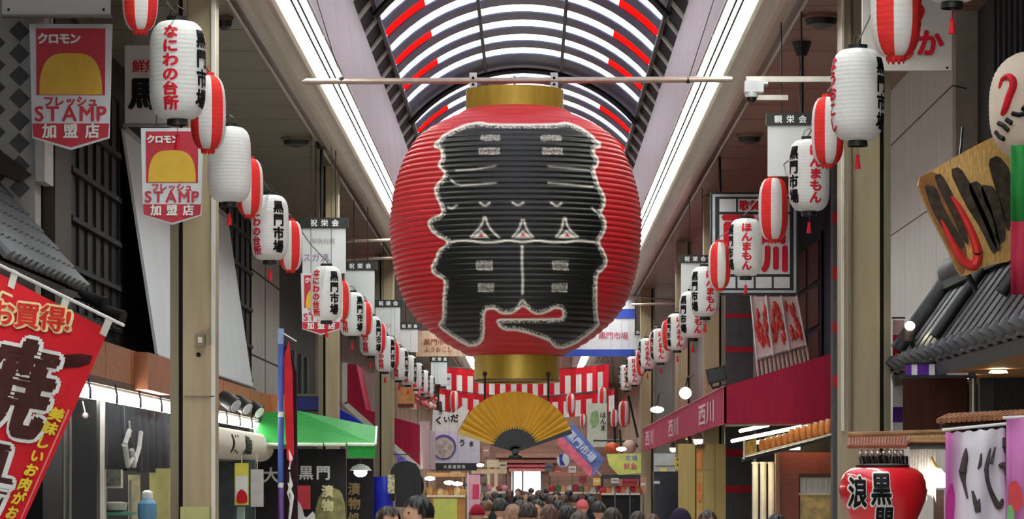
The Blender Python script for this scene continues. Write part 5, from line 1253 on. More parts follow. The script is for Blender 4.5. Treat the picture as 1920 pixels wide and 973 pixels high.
for L, wd in (([(1812, 840), (1810, 860), (1806, 885), (1808, 905), (1814, 935)], [.003, .02, .024, .01, .004]), ([(1822, 920), (1828, 945), (1832, 958), (1834, 935)], [.006, .014, .018, .005]), ([(1838, 850), (1836, 870), (1832, 880)], [.004, .012, .004]),
              ([(1856, 840), (1852, 858), (1848, 880), (1852, 905), (1862, 930), (1874, 950), (1880, 935)], [.003, .01, .014, .012, .014, .022, .006]), ([(1874, 875), (1884, 872), (1888, 890), (1888, 915)], [.014, .02, .014, .006]), ([(1866, 838), (1858, 870)], [.004, .01]), ([(1884, 820), (1888, 838), (1886, 850)], [.012, .026, .01])):
    m.brush([ffn(x_, y_, .012) for x_, y_ in L], wd, gi, 6)
m.part('brush_lettering', pf_, True)
MB().prism([ffn(x_, y_, .012) for x_, y_ in smooth_poly([(1772, 930), (1784, 900), (1792, 930), (1788, 990), (1772, 1000)])], (0, .004, 0), M('magenta_print', (196, 60, 150), .6)).part('magenta_print', pf_)
MB().tube([P(1766, 806, YP), P(1930, 790, YP)], .009, white, 6).part('pole', pf_, True)
p2 = thing('pink_flag', 'pink purple flag with a red fruit print cut by the right edge', 'flag', P(1910, 1100, 15.9))
vs = [P(px, py, 15.9)+Vector((0, .02*math.sin(px*.13), 0)) for py in (784, 880, 1100) for px in range(1888, 1990, 10)]
nx = len(range(1888, 1990, 10)); o = MB().add(vs, [(k*nx+i, (k+1)*nx+i, (k+1)*nx+i+1, k*nx+i+1) for k in range(2) for i in range(nx-1)], pk).part('cloth', p2, True); md = o.modifiers.new('t', 'SOLIDIFY'); md.thickness = .005
MB().prism([P(x_, y_, 15.87) for x_, y_ in smooth_poly([(1892, 906), (1905, 900), (1916, 918), (1918, 945), (1906, 962), (1892, 950)])], (0, .01, 0), M('strawberry_red', (206, 50, 56), .5, var=.12)).part('fruit_print', p2)
MB().prism([P(x_, y_, 15.86) for x_, y_ in smooth_poly([(1888, 950), (1896, 945), (1903, 962), (1896, 1000), (1888, 990)])], (0, .01, 0), M('leaf_print', (110, 170, 100), .5, var=.2)).part('leaf_print', p2)
MB().tube([P(1880, 783, 15.9), P(2000, 778, 15.9)], .009, white, 6).part('pole', p2, True)

# ================================================================== FAR DOWN THE STREET
crd = M('bunting_red', (206, 30, 42), .7, var=.06); cwh = M('bunting_white', (222, 212, 208), .7, var=.04)
def bunting(px0, px1, tops, hb, hs, Y, n, label):
    t = thing('striped_bunting', label, 'curtain', P((px0+px1)/2, tops(0.5)+hb+hs, Y), 'red and white striped curtains across the street')
    def row(u0, u1, v0, v1, m, nm, kk=4):
        vs = []
        for i in range(kk+1):
            u = u0+(u1-u0)*i/kk; px = px0+(px1-px0)*u; tp = tops(u)
            for v in (v0, v1): vs.append(P(px, tp+v, Y)+Vector((0, .05*math.sin(u*60), 0)))
        o = MB().add(vs, [(2*i, 2*i+1, 2*i+3, 2*i+2) for i in range(kk)], m).part(nm, t); md = o.modifiers.new('t', 'SOLIDIFY'); md.thickness = .01
    row(0, 1, 0, hb, crd, 'top_band', 40)
    for i in range(n): row(i/n, (i+1)/n, hb, hb+hs, crd if i % 2 else cwh, 'red_stripe' if i % 2 else 'white_stripe', 2)
    MB().tube([(-2.45, Y, H+HS-.12)]+[P(px0+(px1-px0)*i/10, tops(i/10)-1, Y) for i in range(11)]+[(2.2, Y, H+HS-.12)], .012, darkmetal, 5).part('rope', t)
sag = lambda a, b, d: (lambda u: a+(b-a)*u+d*4*u*(1-u))
bunting(836, 1141, sag(688, 682, 10), 13, 34, 88., 30, 'upper red and white striped curtain behind the gold fan')
bunting(824, 1152, sag(728, 730, 16), 10, 30, 82., 31, 'lower red and white striped curtain just above the gold fan')
far_l = [(852, 733, 771, 78), (1070, 738, 776, 78), (1130, 726, 764, 76), (1093, 776, 800, 80), (1152, 768, 800, 74), (1170, 752, 798, 72)]
flab = ['small striped lantern left of the gold fan under the striped curtain', 'small striped lantern just right of the gold fan', 'small striped lantern below the right end of the striped curtains', 'smallest striped lantern above the tilted blue flag', 'small striped lantern over the dark lamp arm', 'red striped lantern hanging right of the pale green banner']
for (px, yt, yb, Y), lab in zip(far_l, flab):
    o = put(protoS, px, yt, yb, Y, SH, 25, lab, 'small striped lanterns far down the street')
    x_ = P(px, 0, Y).x; d_ = abs(x_-CX); zt = H+HS if d_ > 2.52 else (H+HS-.1 if d_ > 1.9 else H+VC+math.sqrt(VR*VR-d_*d_)-.02)
    kid('hanging_cord', MB().tube([(0, 0, SH), (0, 0, (zt-o.location.z)/o.scale.x)], .004, darkmetal, 5).mesh(name='hanging_cord'), o)
# banners above the street
bb = thing('blue_white_banner', 'white banner with blue bands above and below, half behind the giant lantern', 'banner', P(1120, 668, 66))
wb = M('banner_white_vinyl', (212, 208, 214), .5, var=.05); bb_ = M('banner_blue', (36, 66, 168), .5, var=.06)
MB().fbox(1040, 540, 1190, 668, 66, .03, wb).part('sheet', bb); MB().fbox(1040, 579, 1190.5, 597, 65.98, .02, bb_).part('blue_band', bb); MB().fbox(1040, 655, 1190.5, 668, 65.98, .02, bb_).part('blue_band', bb)
m = MB(); ftext(m, '黒門市場', 1150, 629, 14, 65.98, M('dusty_red_ink', (190, 96, 110), .6), bold=.02); m.part('red_lettering', bb)
MB().tube([P(1040, 538, 66), P(1340, 572, 66)], .02, steel, 6).part('cross_rod', bb)
tb2 = thing('tan_banner', 'tan banner with brown writing left of the giant lantern base', 'banner', P(825, 672, 72))
MB().fbox(780, 620, 880, 668, 72, .03, M('tan_vinyl', (206, 170, 146), .6, var=.08)).part('sheet', tb2)
m = MB(); ftext(m, '黒門市場', 820, 641, 13, 71.98, M('brown_ink', (140, 76, 56), .6), bold=.02); ftext(m, 'ようおこし', 822, 655, 11, 71.98, M('brown_ink', (140, 76, 56), .6), bold=.02); m.part('brown_lettering', tb2)
hang(tb2, (790, 850), 620, 72); hang(bb, (1060, 1180), 540, 66)
# cross rods between the gutters
for i, (px0, px1, py, Y) in enumerate(((648, 740, 452, 46), (1184, 1270, 571, 58), (640, 735, 486, 50))):
    MB().tube([P(px0, py, Y), P(px1, py-2, Y)], .025, pipe_m, 8).thing('cross_rod', ['upper pale rod left of the giant lantern', 'pale rod right of the giant lantern above the blue banner', 'lower pale rod left of the giant lantern'][i], 'rod', smooth=True)
# white sign with the round picture
ps_ = thing('picture_sign', 'white sign with a round purple picture and a black strip below', 'sign', P(855, 884, 68))
MB().fbox(806, 808, 900, 868, 68, .06, M('lilac_board', (206, 196, 210), .5, var=.06)).part('board', ps_)
c_ = P(832, 838, 67.97)
MB().prism([c_+Vector((.29*math.cos(a_), 0, .29*math.sin(a_))) for a_ in [2*PI*k/28 for k in range(28)]], (0, .02, 0), M('purple_ring', (86, 72, 140), .5)).part('picture_ring', ps_)
MB().prism([c_+Vector((.24*math.cos(a_), -.01, .24*math.sin(a_)-.02)) for a_ in [2*PI*k/28 for k in range(28)]], (0, .02, 0), M('food_picture', (172, 156, 146), .5, var=.4, scale=9)).part('round_picture', ps_)
MB().fbox(808, 868, 894, 882, 67.9, .1, black).part('black_strip', ps_)
m = MB(); ftext(m, '大黒屋鮮魚', 852, 875, 7.5, 67.9, whiteink, bold=.01, pitch=1.15); m.part('strip_lettering', ps_)
m = MB(); ftext(m, 'う', 866, 830, 14, 67.97, ink, bold=.03); ftext(m, 'ま', 884, 832, 11, 67.97, ink, bold=.03); m.part('black_lettering', ps_)
MB().fbox(786, 790, 806, 880, 67.5, .08, M('pale_rose_panel', (202, 176, 178), .6, var=.1)).thing('rose_panel', 'pale rose panel left of the round picture sign', 'panel')
us = thing('brush_banner', 'white banner with black brush letters above the round picture sign', 'banner', P(845, 808, 69))
MB().prism([P(x_, y_, 69) for x_, y_ in ((812, 768), (850, 774), (868, 760), (880, 770), (858, 808), (810, 808))], (0, .03, 0), M('cream_banner', (222, 212, 206), .6, var=.06)).part('sheet', us)
m = MB(); ftext(m, 'く', 822, 788, 16, 68.98, ink, bold=.04); ftext(m, 'い', 838, 786, 13, 68.98, ink, bold=.04); ftext(m, 'だ', 852, 784, 16, 68.98, ink, bold=.04); m.part('black_lettering', us)
MB().prism([P(x_, y_, 68.9) for x_, y_ in smooth_poly([(822, 772), (824, 752), (828, 752), (830, 774)])], (0, .04, 0), black).part('dark_tip', us)
hang(us, (820, 868), 765, 69); hang(ps_, (815, 890), 808, 68.03)
# tilted blue and pink flag, pale green banner, yellow sign
tf = thing('tilted_flag', 'tilted blue flag with a pink edge right of the gold fan', 'flag', P(1090, 890, 58))
MB().prism([P(x_, y_, 58) for x_, y_ in ((1070, 792), (1080, 800), (1134, 862), (1112, 892), (1048, 826))], (0, .03, 0), M('flag_blue', (112, 128, 190), .6, var=.35, scale=6)).part('cloth', tf)
MB().prism([P(x_, y_, 57.97) for x_, y_ in ((1046, 822), (1054, 818), (1112, 878), (1108, 894), (1100, 888), (1044, 832))], (0, .02, 0), M('flag_pink', (226, 110, 130), .6, var=.2)).part('pink_edge', tf)
mb_ = MB()
a_ = P(1062, 806, 57.97); b_ = P(1118, 866, 57.97); dd = (b_-a_).normalized()
text_on(mb_, '黒門市場', (a_+b_)/2, dd, Vector((-dd.z, 0, dd.x)), .19, M('white_blue_ink', (214, 218, 236), .6), .01, bold=.03, pitch=1.0); mb_.part('white_lettering', tf)
MB().tube([P(1040, 800, 58.1), P(1140, 905, 58.1)], .015, white, 6).part('pole', tf)
pg = thing('pale_banner', 'pale vertical banner with a green patch under the striped lanterns', 'banner', P(1118, 835, 72))
MB().fbox(1101, 756, 1138, 838, 72, .02, M('pale_green_vinyl', (196, 196, 180), .6, var=.1)).part('sheet', pg); MB().prism([P(x_, y_, 71.98) for x_, y_ in smooth_poly([(1108, 772), (1120, 768), (1124, 790), (1114, 802), (1106, 792)])], (0, .01, 0), M('green_patch', (140, 164, 116), .6, var=.3)).part('green_print', pg)
m = MB(); ftext(m, 'ほんま', 1131, 790, 12, 71.98, ink, vertical=True, bold=.02); m.part('dark_lettering', pg)
yl = thing('yellow_banner', 'lime yellow banner with coloured print beside the grey right column', 'banner', P(1170, 890, 62))
MB().prism([P(x_, y_, 62) for x_, y_ in ((1137, 851), (1202, 850), (1202, 886), (1160, 891), (1142, 872))], (0, .03, 0), M('lime_vinyl', (216, 220, 110), .5, var=.15, scale=4)).part('sheet', yl)
m = MB(); ftext(m, '鮮魚', 1182, 874, 12, 61.98, M('rose_ink', (214, 120, 130), .6), bold=.03, pitch=1.1); ftext(m, '市場', 1184, 859, 11, 61.98, M('blue_grey_ink', (130, 140, 190), .6), bold=.03, pitch=1.1); m.part('lettering', yl)
hang(pg, (1108, 1132), 756, 72); hang(yl, (1145, 1195), 852, 62)
la = thing('lamp_arm', 'dark curved lamp arm below the red striped lanterns', 'arm', P(1150, 830, 70))
MB().tube([P(1112, 826, 70), P(1150, 826, 70), P(1188, 828, 70), P(1196, 838, 70)], .025, black, 8).part('arm', la, True); hang(la, (1152,), 802, 70, .004); MB().tube([P(1152, 800, 70), P(1154, 850, 70)], .03, black, 8).part('stem', la, True); MB().tube([P(1162, 805, 70), P(1166, 850, 70)], .022, black, 8).part('stem', la, True)
MB().ball(P(1180, 838, 66), .16, M('dusky_pink_ball', (190, 150, 136), .5, var=.2), 16).thing('pink_balloon', 'dusky pink round balloon beside the grey right column', 'balloon', smooth=True); hang([o for o in C.objects if o.name == 'pink_balloon'][0], (1180,), 825, 66)
MB().ball(P(1148, 840, 67), .15, M('orange_ball', (210, 84, 48), .5, var=.25), 14, (1.1, 1, .9)).thing('orange_paper_ball', 'orange red paper ball above the lime yellow banner', 'ball', smooth=True); hang([o for o in C.objects if o.name == 'orange_paper_ball'][0], (1148,), 830, 67)
MB().tube([P(1178, 742, 71), P(1196, 820, 71)], .03, black, 6).thing('black_brace', 'thin black brace beside the far right red lantern', 'brace')
# blue and white cap, red cloth heap, stalls further down
cp = thing('blue_white_ball', 'blue and white round sign right of the fan handle', 'sign', P(1055, 878, 66))
MB().prism([P(1056+12*math.cos(2*PI*k/20), 863+13*math.sin(2*PI*k/20), 66) for k in range(20)], (0, .06, 0), M('sign_white', (200, 206, 210), .5)).part('disc', cp); MB().prism([P(x_, y_, 65.98) for x_, y_ in ((1048, 853), (1056, 850), (1054, 862), (1060, 872), (1050, 872))], (0, .02, 0), M('deep_blue', (44, 40, 150), .5)).part('blue_mark', cp)
def stall(px0, px1, py0, py1, Y, c, lab, items, ic, dz=.1):
    t = thing('market_stall', lab, 'stall', P((px0+px1)/2, 900+F*H/Y, Y))
    MB().fbox(px0, py1-4, px1, py1, Y, .5, cream).part('shelf', t)
    MB().fbox(px0, py1, px1, 900+F*H/Y, Y+.05, .45, M('stall_%d' % px0, c, .6, var=.25, scale=5)).part('counter', t)
    MB().fbox(px0, py0, px1, py0+8, Y-.1, .6, M('stall_roof_%d' % px0, [min(255, v+30) for v in c], .6, var=.2, scale=4)).part('canopy', t)
    for px in (px0+1, px1-1): MB().tube([P(px, py0, Y+.4), P(px, 900+F*H/Y, Y+.4)], .02, greymetal, 6).part('post', t)
    rnd = random.Random(px0)
    for i in range(items):
        cc = ic[i % len(ic)]
        MB().ball(P(px0+(px1-px0)*(i+.5)/items, py1-6-rnd.random()*4, Y+.15), dz, M('goods_%d_%d_%d' % tuple(cc), cc, .5, var=.2), 10, (1, .8, .8+rnd.random()*.5)).part('goods', t, True)
stall(800, 872, 886, 932, 60, (176, 128, 76), 'golden brown lit food stall under the round picture sign', 7, [(206, 160, 90), (176, 110, 60), (226, 200, 150)])
stall(1128, 1200, 890, 928, 58, (36, 34, 36), 'dark fronted stall with red cloth under the lime yellow banner', 8, [(190, 36, 46), (214, 120, 80), (206, 196, 180)])
stall(1030, 1128, 884, 926, 74, (150, 90, 70), 'stall with red and green goods in front of the far hall', 9, [(186, 40, 60), (60, 120, 70), (214, 150, 90), (210, 206, 200)])
stall(884, 950, 880, 925, 78, (190, 160, 130), 'pale stall with pink goods left of the bright far doorway', 7, [(226, 140, 160), (236, 220, 190), (150, 60, 50)])
MB().fbox(813, 935, 857, 1085, 56, .05, M('lime_card', (206, 210, 100), .5, var=.06)).thing('lime_board', 'plain lime green board beside the near black haired person', 'board')
for i, (px, py, Y) in enumerate(((806, 897, 58.5), (842, 905, 58.6), (858, 907, 59), (900, 872, 76), (1085, 858, 70), (1165, 842, 60))):
    MB().ball(P(px, py, Y), .07, glow, 10, (1.5, 1, .6)).thing('stall_lamp', ['left lamp of the golden brown food stall', 'middle lamp of the golden brown food stall', 'right lamp of the golden brown food stall', 'far lamp left of the bright doorway', 'far lamp beneath the tilted blue flag', 'lamp between the lime banner and the orange ball'][i], 'lamp', smooth=True); hang([o for o in C.objects if o.name.startswith('stall_lamp')][-1], (px,), py-2, Y)
nb = thing('pink_banner', 'pink and white vertical banner left of the crowd', 'banner', P(890, 960, 62))
MB().fbox(878, 890, 900, 960, 62, .02, M('pink_vinyl', (236, 180, 196), .6, var=.12)).part('sheet', nb); MB().fbox(886, 908, 898, 935, 61.98, .01, M('hot_pink', (226, 70, 120), .6)).part('pink_patch', nb); MB().tube([P(877, 886, 62), P(877, 900+F*H/62, 62)], .02, white, 6).part('pole', nb)
ts = thing('cream_gate_sign', 'cream upright frame sign left of the bright far doorway', 'sign', P(924, 930, 90))
MB().fbox(913, 864, 919, 900+F*H/90, 90, .1, M('cream_gate_paint', (236, 216, 176), .5)).part('post', ts); MB().fbox(927, 864, 933, 900+F*H/90, 90, .1, M('cream_gate_paint', (236, 216, 176), .5)).part('post', ts); MB().fbox(910, 862, 936, 876, 89.95, .1, M('cream_gate_paint', (236, 216, 176), .5)).part('lintel', ts)  # posts and lintel share one plain cream colour
MB().fbox(891, 889, 908, 893, 66, .03, M('indigo_sign', (60, 54, 110), .5)).thing('indigo_sign', 'tiny indigo sign board left of the crowd', 'sign')

# ================================================================== THE CROWD
def skin_mesh(joints, edges, mats):
    me = bpy.data.meshes.new('body'); me.from_pydata([j[0] for j in joints], edges, [])
    o = bpy.data.objects.new('body', me); C.objects.link(o)
    md = o.modifiers.new('skin', 'SKIN')
    for i, j in enumerate(joints): v = me.skin_vertices[0].data[i]; v.radius = (j[1], j[2] if len(j) > 2 else j[1]); v.use_root = (i == 0)
    sb = o.modifiers.new('sub', 'SUBSURF'); sb.levels = 2
    r = bpy.data.meshes.new_from_object(o.evaluated_get(bpy.context.evaluated_depsgraph_get()))
    bpy.data.objects.remove(o); bpy.data.meshes.remove(me); return r
def head_geo(mb, c, m_skin, m_eye, m_lip, fem):
    nu, nv = 28, 22; vs = []
    for i in range(nv+1):
        th = PI*i/nv
        for k in range(nu):
            a = 2*PI*k/nu; x = math.sin(th)*math.sin(a); y = -math.sin(th)*math.cos(a); z = math.cos(th)   # the face looks along -y
            X, Yy, Z = .076*x, .095*y, .117*z
            if z < 0: t = -z; X *= 1-.34*t*t; Yy = Yy*(1-.22*t) - .012*t
            front = max(0, -y)
            if front > .6:
                Yy -= .024*math.exp(-((X/.013)**2+((Z+.022)/.02)**2)); Yy -= .012*math.exp(-((X/.009)**2+((Z-.004)/.022)**2))
                for s_ in (-1, 1): Yy += .010*math.exp(-(((X-s_*.031)/.014)**2+((Z-.006)/.011)**2)); Yy -= .006*math.exp(-(((X-s_*.03)/.022)**2+((Z-.026)/.008)**2))
                Yy -= .006*math.exp(-((X/.022)**2+((Z+.058)/.01)**2)); Yy += .004*math.exp(-((X/.02)**2+((Z+.046)/.005)**2)); Yy -= .008*math.exp(-((X/.02)**2+((Z+.095)/.014)**2))
            vs.append(Vector((X, Yy, Z))+c)
    mb.add(vs, [(i*nu+k, (i+1)*nu+k, (i+1)*nu+(k+1) % nu, i*nu+(k+1) % nu) for i in range(nv) for k in range(nu)], m_skin)
    for s_ in (-1, 1):
        mb.ball(c+Vector((s_*.031, -.0835, .006)), .0095, m_eye, 8, (1.3, .7, .7)); mb.ball(c+Vector((s_*.077, .008, -.008)), .03, m_skin, 10, (.35, .6, 1.0))
    mb.ball(c+Vector((0, -.0955, -.056)), .018, m_lip, 8, (1, .35, .32))
def hair_geo(kind, c, m):
    mb = MB(); nu, nv = 72, 44; vs = []; ok = []
    for i in range(nv+1):
        th = PI*i/nv
        for k in range(nu):
            a = 2*PI*k/nu; x = math.sin(th)*math.sin(a); y = -math.sin(th)*math.cos(a); z = math.cos(th)
            rr = 1+(.03*math.sin(7*a+5*th)+.02*math.sin(16*a-4*th))*(kind != 'beanie')
            ax_, ay_, az_ = (.099, .113, .122) if kind != 'beanie' else (.102, .118, .13)
            p = Vector((ax_*x*rr, ay_*y*rr+.006, az_*z*rr+.006))
            if kind == 'long' and z < 0 and y > -.35: p.z = -.117*(-z)*1.9; p.x = (.094*math.copysign(min(1, abs(x)*1.15), x)) if abs(x) > .3 else p.x; p.y = max(p.y, -.02)+.012
            vs.append(p+c)
            low = {'short': -.30, 'long': -.97, 'beanie': .02}[kind]
            hl_ = .34+.10*math.sin(5*a) if kind != 'beanie' else .2
            ok.append((z > low if y > -.25 else z > hl_) or (kind == 'short' and z > -.1 and y > -.45 and abs(x) > .8))
    fs = [(i*nu+k, (i+1)*nu+k, (i+1)*nu+(k+1) % nu, i*nu+(k+1) % nu) for i in range(nv) for k in range(nu)]
    mb.add(vs, [f for f in fs if all(ok[i] for i in f)], m)
    if kind == 'beanie': mb.lathe([(.098, -.005), (.102, .02), (.096, .045)], c+Vector((0, .006, .0)), m, 28, False)
    return mb
eye_m = M('eye_dark', (30, 22, 20), .2); lip_m = M('lips', (176, 96, 90), .5)
cloth0 = M('jacket_black', (30, 30, 34), .7); pants0 = M('trousers_dark', (36, 38, 46), .7)
protos = {}
def person_proto(hairk, fem, stride):
    key = (hairk, fem, stride)
    if key in protos: return protos[key]
    sw = .17 if fem else .195; hp = .095; st = stride
    J = [((0, 0, .93), .135, .10), ((0, .0, 1.08), .125, .09), ((0, .0, 1.28), .15, .10), ((0, .01, 1.40), .13, .085), ((0, .01, 1.47), .055, .055), ((0, -.005, 1.56), .05, .05)]
    E_ = [(0, 1), (1, 2), (2, 3), (3, 4), (4, 5)]
    for s_ in (-1, 1):
        k = len(J)
        J += [((s_*sw, .01, 1.38), .065), ((s_*(sw+.05), .03, 1.12), .05), ((s_*(sw+.04), -.05-.1*s_*st, .90), .036), ((s_*(sw+.035), -.075-.1*s_*st, .83), .034, .02)]
        E_ += [(3, k), (k, k+1), (k+1, k+2), (k+2, k+3)]
        hx, hy, hz_ = s_*(sw+.035), -.075-.1*s_*st, .83
        for q, (dx, ln) in enumerate(((-.027, .07), (-.009, .08), (.009, .075), (.027, .06))):
            n0 = len(J); J += [((hx+dx*.4, hy+dx, hz_-.045), .010), ((hx+dx*.3-s_*.008, hy+dx*1.1, hz_-.045-ln*.55), .009), ((hx-s_*.022, hy+dx*1.1, hz_-.045-ln), .008)]; E_ += [(k+3, n0), (n0, n0+1), (n0+1, n0+2)]
        n0 = len(J); J += [((hx-s_*.012, hy-.04, hz_-.015), .011), ((hx-s_*.02, hy-.058, hz_-.05), .009)]; E_ += [(k+3, n0), (n0, n0+1)]
        k = len(J); J += [((s_*hp, 0, .86), .095, .1), ((s_*hp, -.02+.12*s_*st, .48), .065), ((s_*hp, .03+.24*s_*st, .1), .045), ((s_*hp, -.02+.24*s_*st, .045), .045, .035), ((s_*hp, -.14+.24*s_*st, .035), .038, .028)]
        E_ += [(0, k), (k, k+1), (k+1, k+2), (k+2, k+3), (k+3, k+4)]
    bm_ = skin_mesh(J, E_, None)
    mb = MB(); vs = [v.co.copy() for v in bm_.vertices]; shoe = M('shoe_dark', (24, 22, 22), .5)
    for p in bm_.polygons:
        z_ = p.center.z; x_ = abs(p.center.x)
        m_ = skin if (z_ > 1.475 or (x_ > sw-.03 and z_ < .875 and x_ > .14)) else (cloth0 if z_ > .86 or x_ > sw-.01 else (pants0 if z_ > .085 else shoe))
        k_ = mb.mi(m_); mb.f.append(tuple(p.vertices)); mb.m.append(k_)
    mb.v += [tuple(v) for v in vs]
    hc_ = Vector((0, -.012, 1.635))
    head_geo(mb, hc_, skin, eye_m, lip_m, fem)
    collar = MB().lathe([(.085, 1.43), (.078, 1.475), (.07, 1.50), (.064, 1.49)], (0, .01, 0), cloth0, 24, False)
    bmesh_ = mb.mesh(name='person', smooth=False); bmesh_.polygons.foreach_set('use_smooth', [True]*len(bmesh_.polygons))
    hm = hair_geo(hairk, hc_, hair_b).mesh(name='hair'); hm.polygons.foreach_set('use_smooth', [True]*len(hm.polygons))
    protos[key] = (bmesh_, hm, collar.mesh(name='collar', smooth=True)); bpy.data.meshes.remove(bm_)
    return protos[key]
HH = {'short': 1.77, 'long': 1.77, 'beanie': 1.785}
def person(px, ytop, Y, rot, hairk, label, jacket=(30, 30, 34), hair=hair_b, fem=False, stride=.6, group=None):
    bm_, hm, cm_ = person_proto(hairk, fem, stride)
    ztop = P(0, ytop, Y).z; s_ = ztop/HH[hairk]
    o = bpy.data.objects.new('person', bm_); C.objects.link(o); o.location = (P(px, 0, Y).x, Y, 0); o.scale = (s_, s_, s_); o.rotation_euler.z = math.radians(rot)
    o['label'] = label; o['category'] = 'person'
    if group: o['group'] = group
    jm = M('jacket_%d_%d_%d' % tuple(jacket), jacket, .75, var=.15, scale=6)
    h = kid('hair' if hairk != 'beanie' else 'knit_cap', hm, o); c = kid('collar', cm_, o)
    for ob in (o, h, c):
        for sl in ob.material_slots:
            if sl.material == cloth0: sl.link = 'OBJECT'; sl.material = jm
            elif sl.material == hair_b and hair is not hair_b: sl.link = 'OBJECT'; sl.material = hair
    return o
bean = M('plum_knit', (44, 34, 58), .8, var=.2, scale=30); auburn = M('auburn_hair', (84, 52, 38), .45, var=.3, scale=40)
ppl = [(727, 947, 22.5, 40, 'short', 'person with dark brown hair in front of the blue drum', (60, 40, 40), hair_n, False), (786, 927, 20.6, -62, 'short', 'person with thick black hair turned left beside the lime board', (50, 56, 66), hair_b, False),
 (1276, 949, 24.5, 180, 'beanie', 'person in a plum knit cap in front of the dark fridge', (40, 36, 50), bean, False), (1326, 955, 26.5, 10, 'short', 'man with short dark hair facing the camera by the yellow panels', (70, 60, 56), hair_n, False),
 (1456, 962, 25., 170, 'short', 'person with black hair at the foot of the white pipes', (34, 34, 40), hair_b, False), (1196, 957, 31., 180, 'short', 'person with brown hair below the grey right column', (66, 52, 48), hair_n, True),
 (1222, 962, 29., 150, 'long', 'person with long brown hair near the dark fridge foot', (84, 60, 60), auburn, True), (1148, 950, 27., 185, 'short', 'dark haired person below the dark fronted stall', (60, 44, 50), hair_n, False),
 (1122, 938, 36., 178, 'short', 'black haired person under the tilted blue flag', (40, 40, 46), hair_b, False), (1092, 934, 40., 180, 'beanie', 'person in a salmon red knit cap right of the crowd', (190, 90, 96), M('salmon_knit', (206, 96, 104), .8), False),
 (895, 943, 34., 185, 'beanie', 'person in a deep red hood at the left of the crowd', (140, 22, 40), M('deep_red_hood', (138, 20, 40), .8, var=.2, scale=20), False), (938, 932, 33., 180, 'short', 'black haired person with a green collar left in the crowd', (20, 84, 66), hair_b, False),
 (962, 944, 30., 175, 'long', 'person with light brown hair below the fan handle', (150, 128, 110), M('light_brown_hair', (150, 112, 84), .5, var=.25, scale=40), True), (990, 940, 28., 182, 'short', 'person with dark hair at the centre of the crowd', (46, 42, 44), hair_n, False),
 (1030, 944, 29., 180, 'long', 'person with long auburn hair at the centre of the crowd', (70, 50, 44), auburn, True), (1062, 946, 30., 178, 'short', 'person with black hair right of the crowd centre', (36, 38, 40), hair_b, False), (1086, 957, 26., 182, 'short', 'person with grey brown hair at the lower right of the crowd', (90, 76, 70), M('grey_brown_hair', (84, 72, 66), .5, var=.2, scale=40), False)]
for px, yt, Y, rot, hk, lab, jk, hr, fm_ in ppl: person(px, yt, Y, rot, hk, lab, jk, hr, fm_)
rnd = random.Random(11)
pal = [(36, 34, 40), (60, 30, 36), (70, 66, 70), (44, 52, 72), (110, 96, 84), (30, 60, 52), (90, 40, 50), (24, 24, 28)]
sp_ = [(915, 928, 48), (928, 921, 58), (944, 924, 52), (955, 917, 66), (972, 926, 50), (985, 920, 60), (999, 926, 48), (1010, 918, 64), (1020, 924, 52), (1034, 928, 46), (1044, 920, 60), (1056, 926, 50), (1066, 918, 68), (1078, 926, 52), (1104, 924, 56), (972, 915, 78), (1026, 914, 82), (996, 914, 90), (950, 914, 92), (1050, 915, 88), (1008, 935, 38), (975, 936, 37), (1048, 936, 38), (910, 938, 40), (1110, 930, 46)]
for i, (px, yt, Y) in enumerate(sp_):
    person(px, yt, Y, 180+rnd.uniform(-40, 40) if i % 5 else rnd.uniform(-30, 30), 'short' if i % 3 else 'long', 'dark haired person in the dense far crowd below the gold fan', pal[i % len(pal)], [hair_b, hair_n, hair_b, auburn][i % 4], i % 2 == 0, group='dense far crowd below the gold fan')

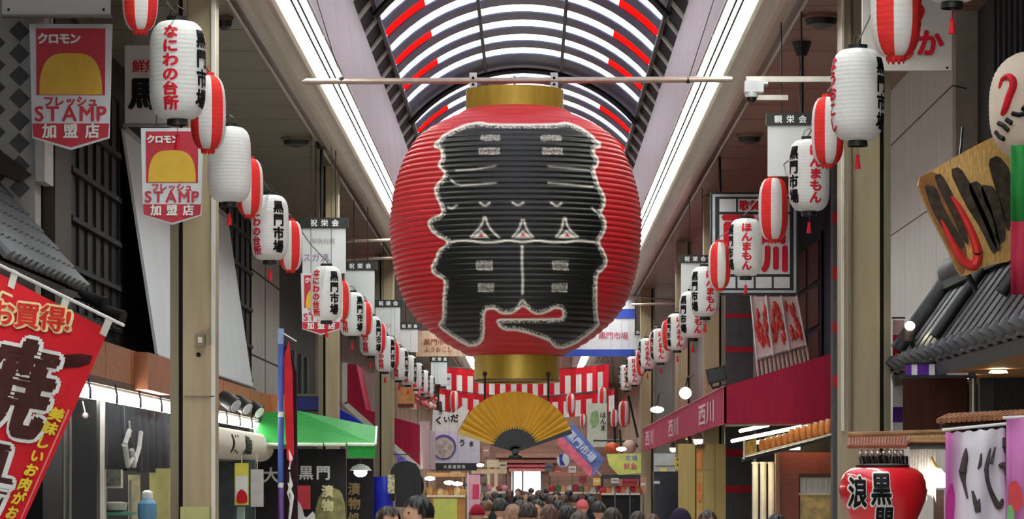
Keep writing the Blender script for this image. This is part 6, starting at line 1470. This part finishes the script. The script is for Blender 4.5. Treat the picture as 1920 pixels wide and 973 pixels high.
# blossoms and small signs far down both sides
bl_ = thing('blossom_garland', 'pink paper blossom garland under the far left lanterns', 'garland', P(790, 765, 70))
rnd = random.Random(5)
for i in range(26):
    px = 762+rnd.random()*56; py = 730+rnd.random()*34
    MB().ball(P(px, py, 70+rnd.random()*.3), .05+.03*rnd.random(), M('blossom_%d' % (i % 3), [(226, 150, 150), (206, 90, 90), (236, 200, 190)][i % 3], .6), 8).part('blossom', bl_)
MB().tube([P(758, 742, 70.2), P(790, 752, 70.2), P(820, 738, 70.2)], .02, wood_d, 6).part('branch', bl_); hang(bl_, (790,), 750, 70.2)
ss_ = [(826, 846, 700, 724, 84, (196, 190, 194), 'small pale board left of the striped curtains'), (905, 918, 836, 856, 80, (176, 130, 120), 'small dusky red board left of the fan handle'), (936, 950, 866, 880, 96, (206, 190, 160), 'small cream board left of the far doorway'),
 (1022, 1036, 868, 884, 96, (90, 96, 104), 'small slate board right of the far doorway'), (1040, 1052, 878, 892, 84, (196, 60, 70), 'small red board right of the far doorway'), (1066, 1080, 874, 886, 70, (216, 206, 196), 'small white card below the tilted blue flag'),
 (1086, 1100, 892, 906, 66, (150, 40, 60), 'small maroon board over the red and green goods'), (1112, 1126, 896, 910, 64, (226, 180, 90), 'small amber board below the tilted flag tip'), (1146, 1160, 896, 906, 56, (214, 206, 200), 'small white card on the dark fronted stall'),
 (1166, 1196, 898, 912, 56.5, (176, 36, 46), 'red cloth strip on the dark fronted stall'), (846, 864, 884, 892, 62, (226, 214, 190), 'cream price board of the golden brown food stall'), (866, 880, 896, 926, 64, (214, 160, 110), 'amber upright sign right of the golden brown food stall'),
 (902, 914, 896, 924, 70, (130, 120, 110), 'grey upright sign left of the crowd'), (1200, 1212, 895, 925, 60, (206, 150, 130), 'peach upright sign at the grey right column foot')]
for i, (x0, x1, y0, y1, Y, cc, lab) in enumerate(ss_):
    t = thing('small_sign', lab, 'sign', P((x0+x1)/2, y1, Y)); MB().fbox(x0, y0, x1, y1, Y, .04, M('small_sign_%d' % i, cc, .5, var=.2, scale=6)).part('board', t)
    MB().fbox(x0+2, y0+(y1-y0)*.35, x1-2, y0+(y1-y0)*.5, Y-.01, .01, M('small_sign_stripe_%d' % (i % 3), [(90, 40, 40), (230, 226, 220), (60, 60, 90)][i % 3], .5)).part('stripe', t)
    MB().tube([P((x0+x1)/2, y1, Y+.02), P((x0+x1)/2, 900+F*H/Y, Y+.02)], .015, greymetal, 6).part('post', t)

# cords for what hangs from the roof
N = lambda n: bpy.data.objects[n]
for nm, pxs, py, Y in (('hanging_sign', (245, 320), 85, 27.22), ('blue_cloth', (640,), 770, 55.6), ('blue_white_ball', (1056,), 851, 66.03), ('grey_sign', (1230, 1262), 850, 51.04), ('yellow_sign', (1275,), 857, 50.02), ('indigo_sign', (900,), 889, 66.01),
        ('rose_panel', (790, 802), 790, 67.54), ('violet_poster', (770,), 868, 56.55), ('black_brace', (1178,), 742, 71), ('patterned_cloth', (733,), 890, 43.51), ('clothes_rail', (740, 784), 852, 44.06)):
    hang(N(nm), pxs, py, Y)
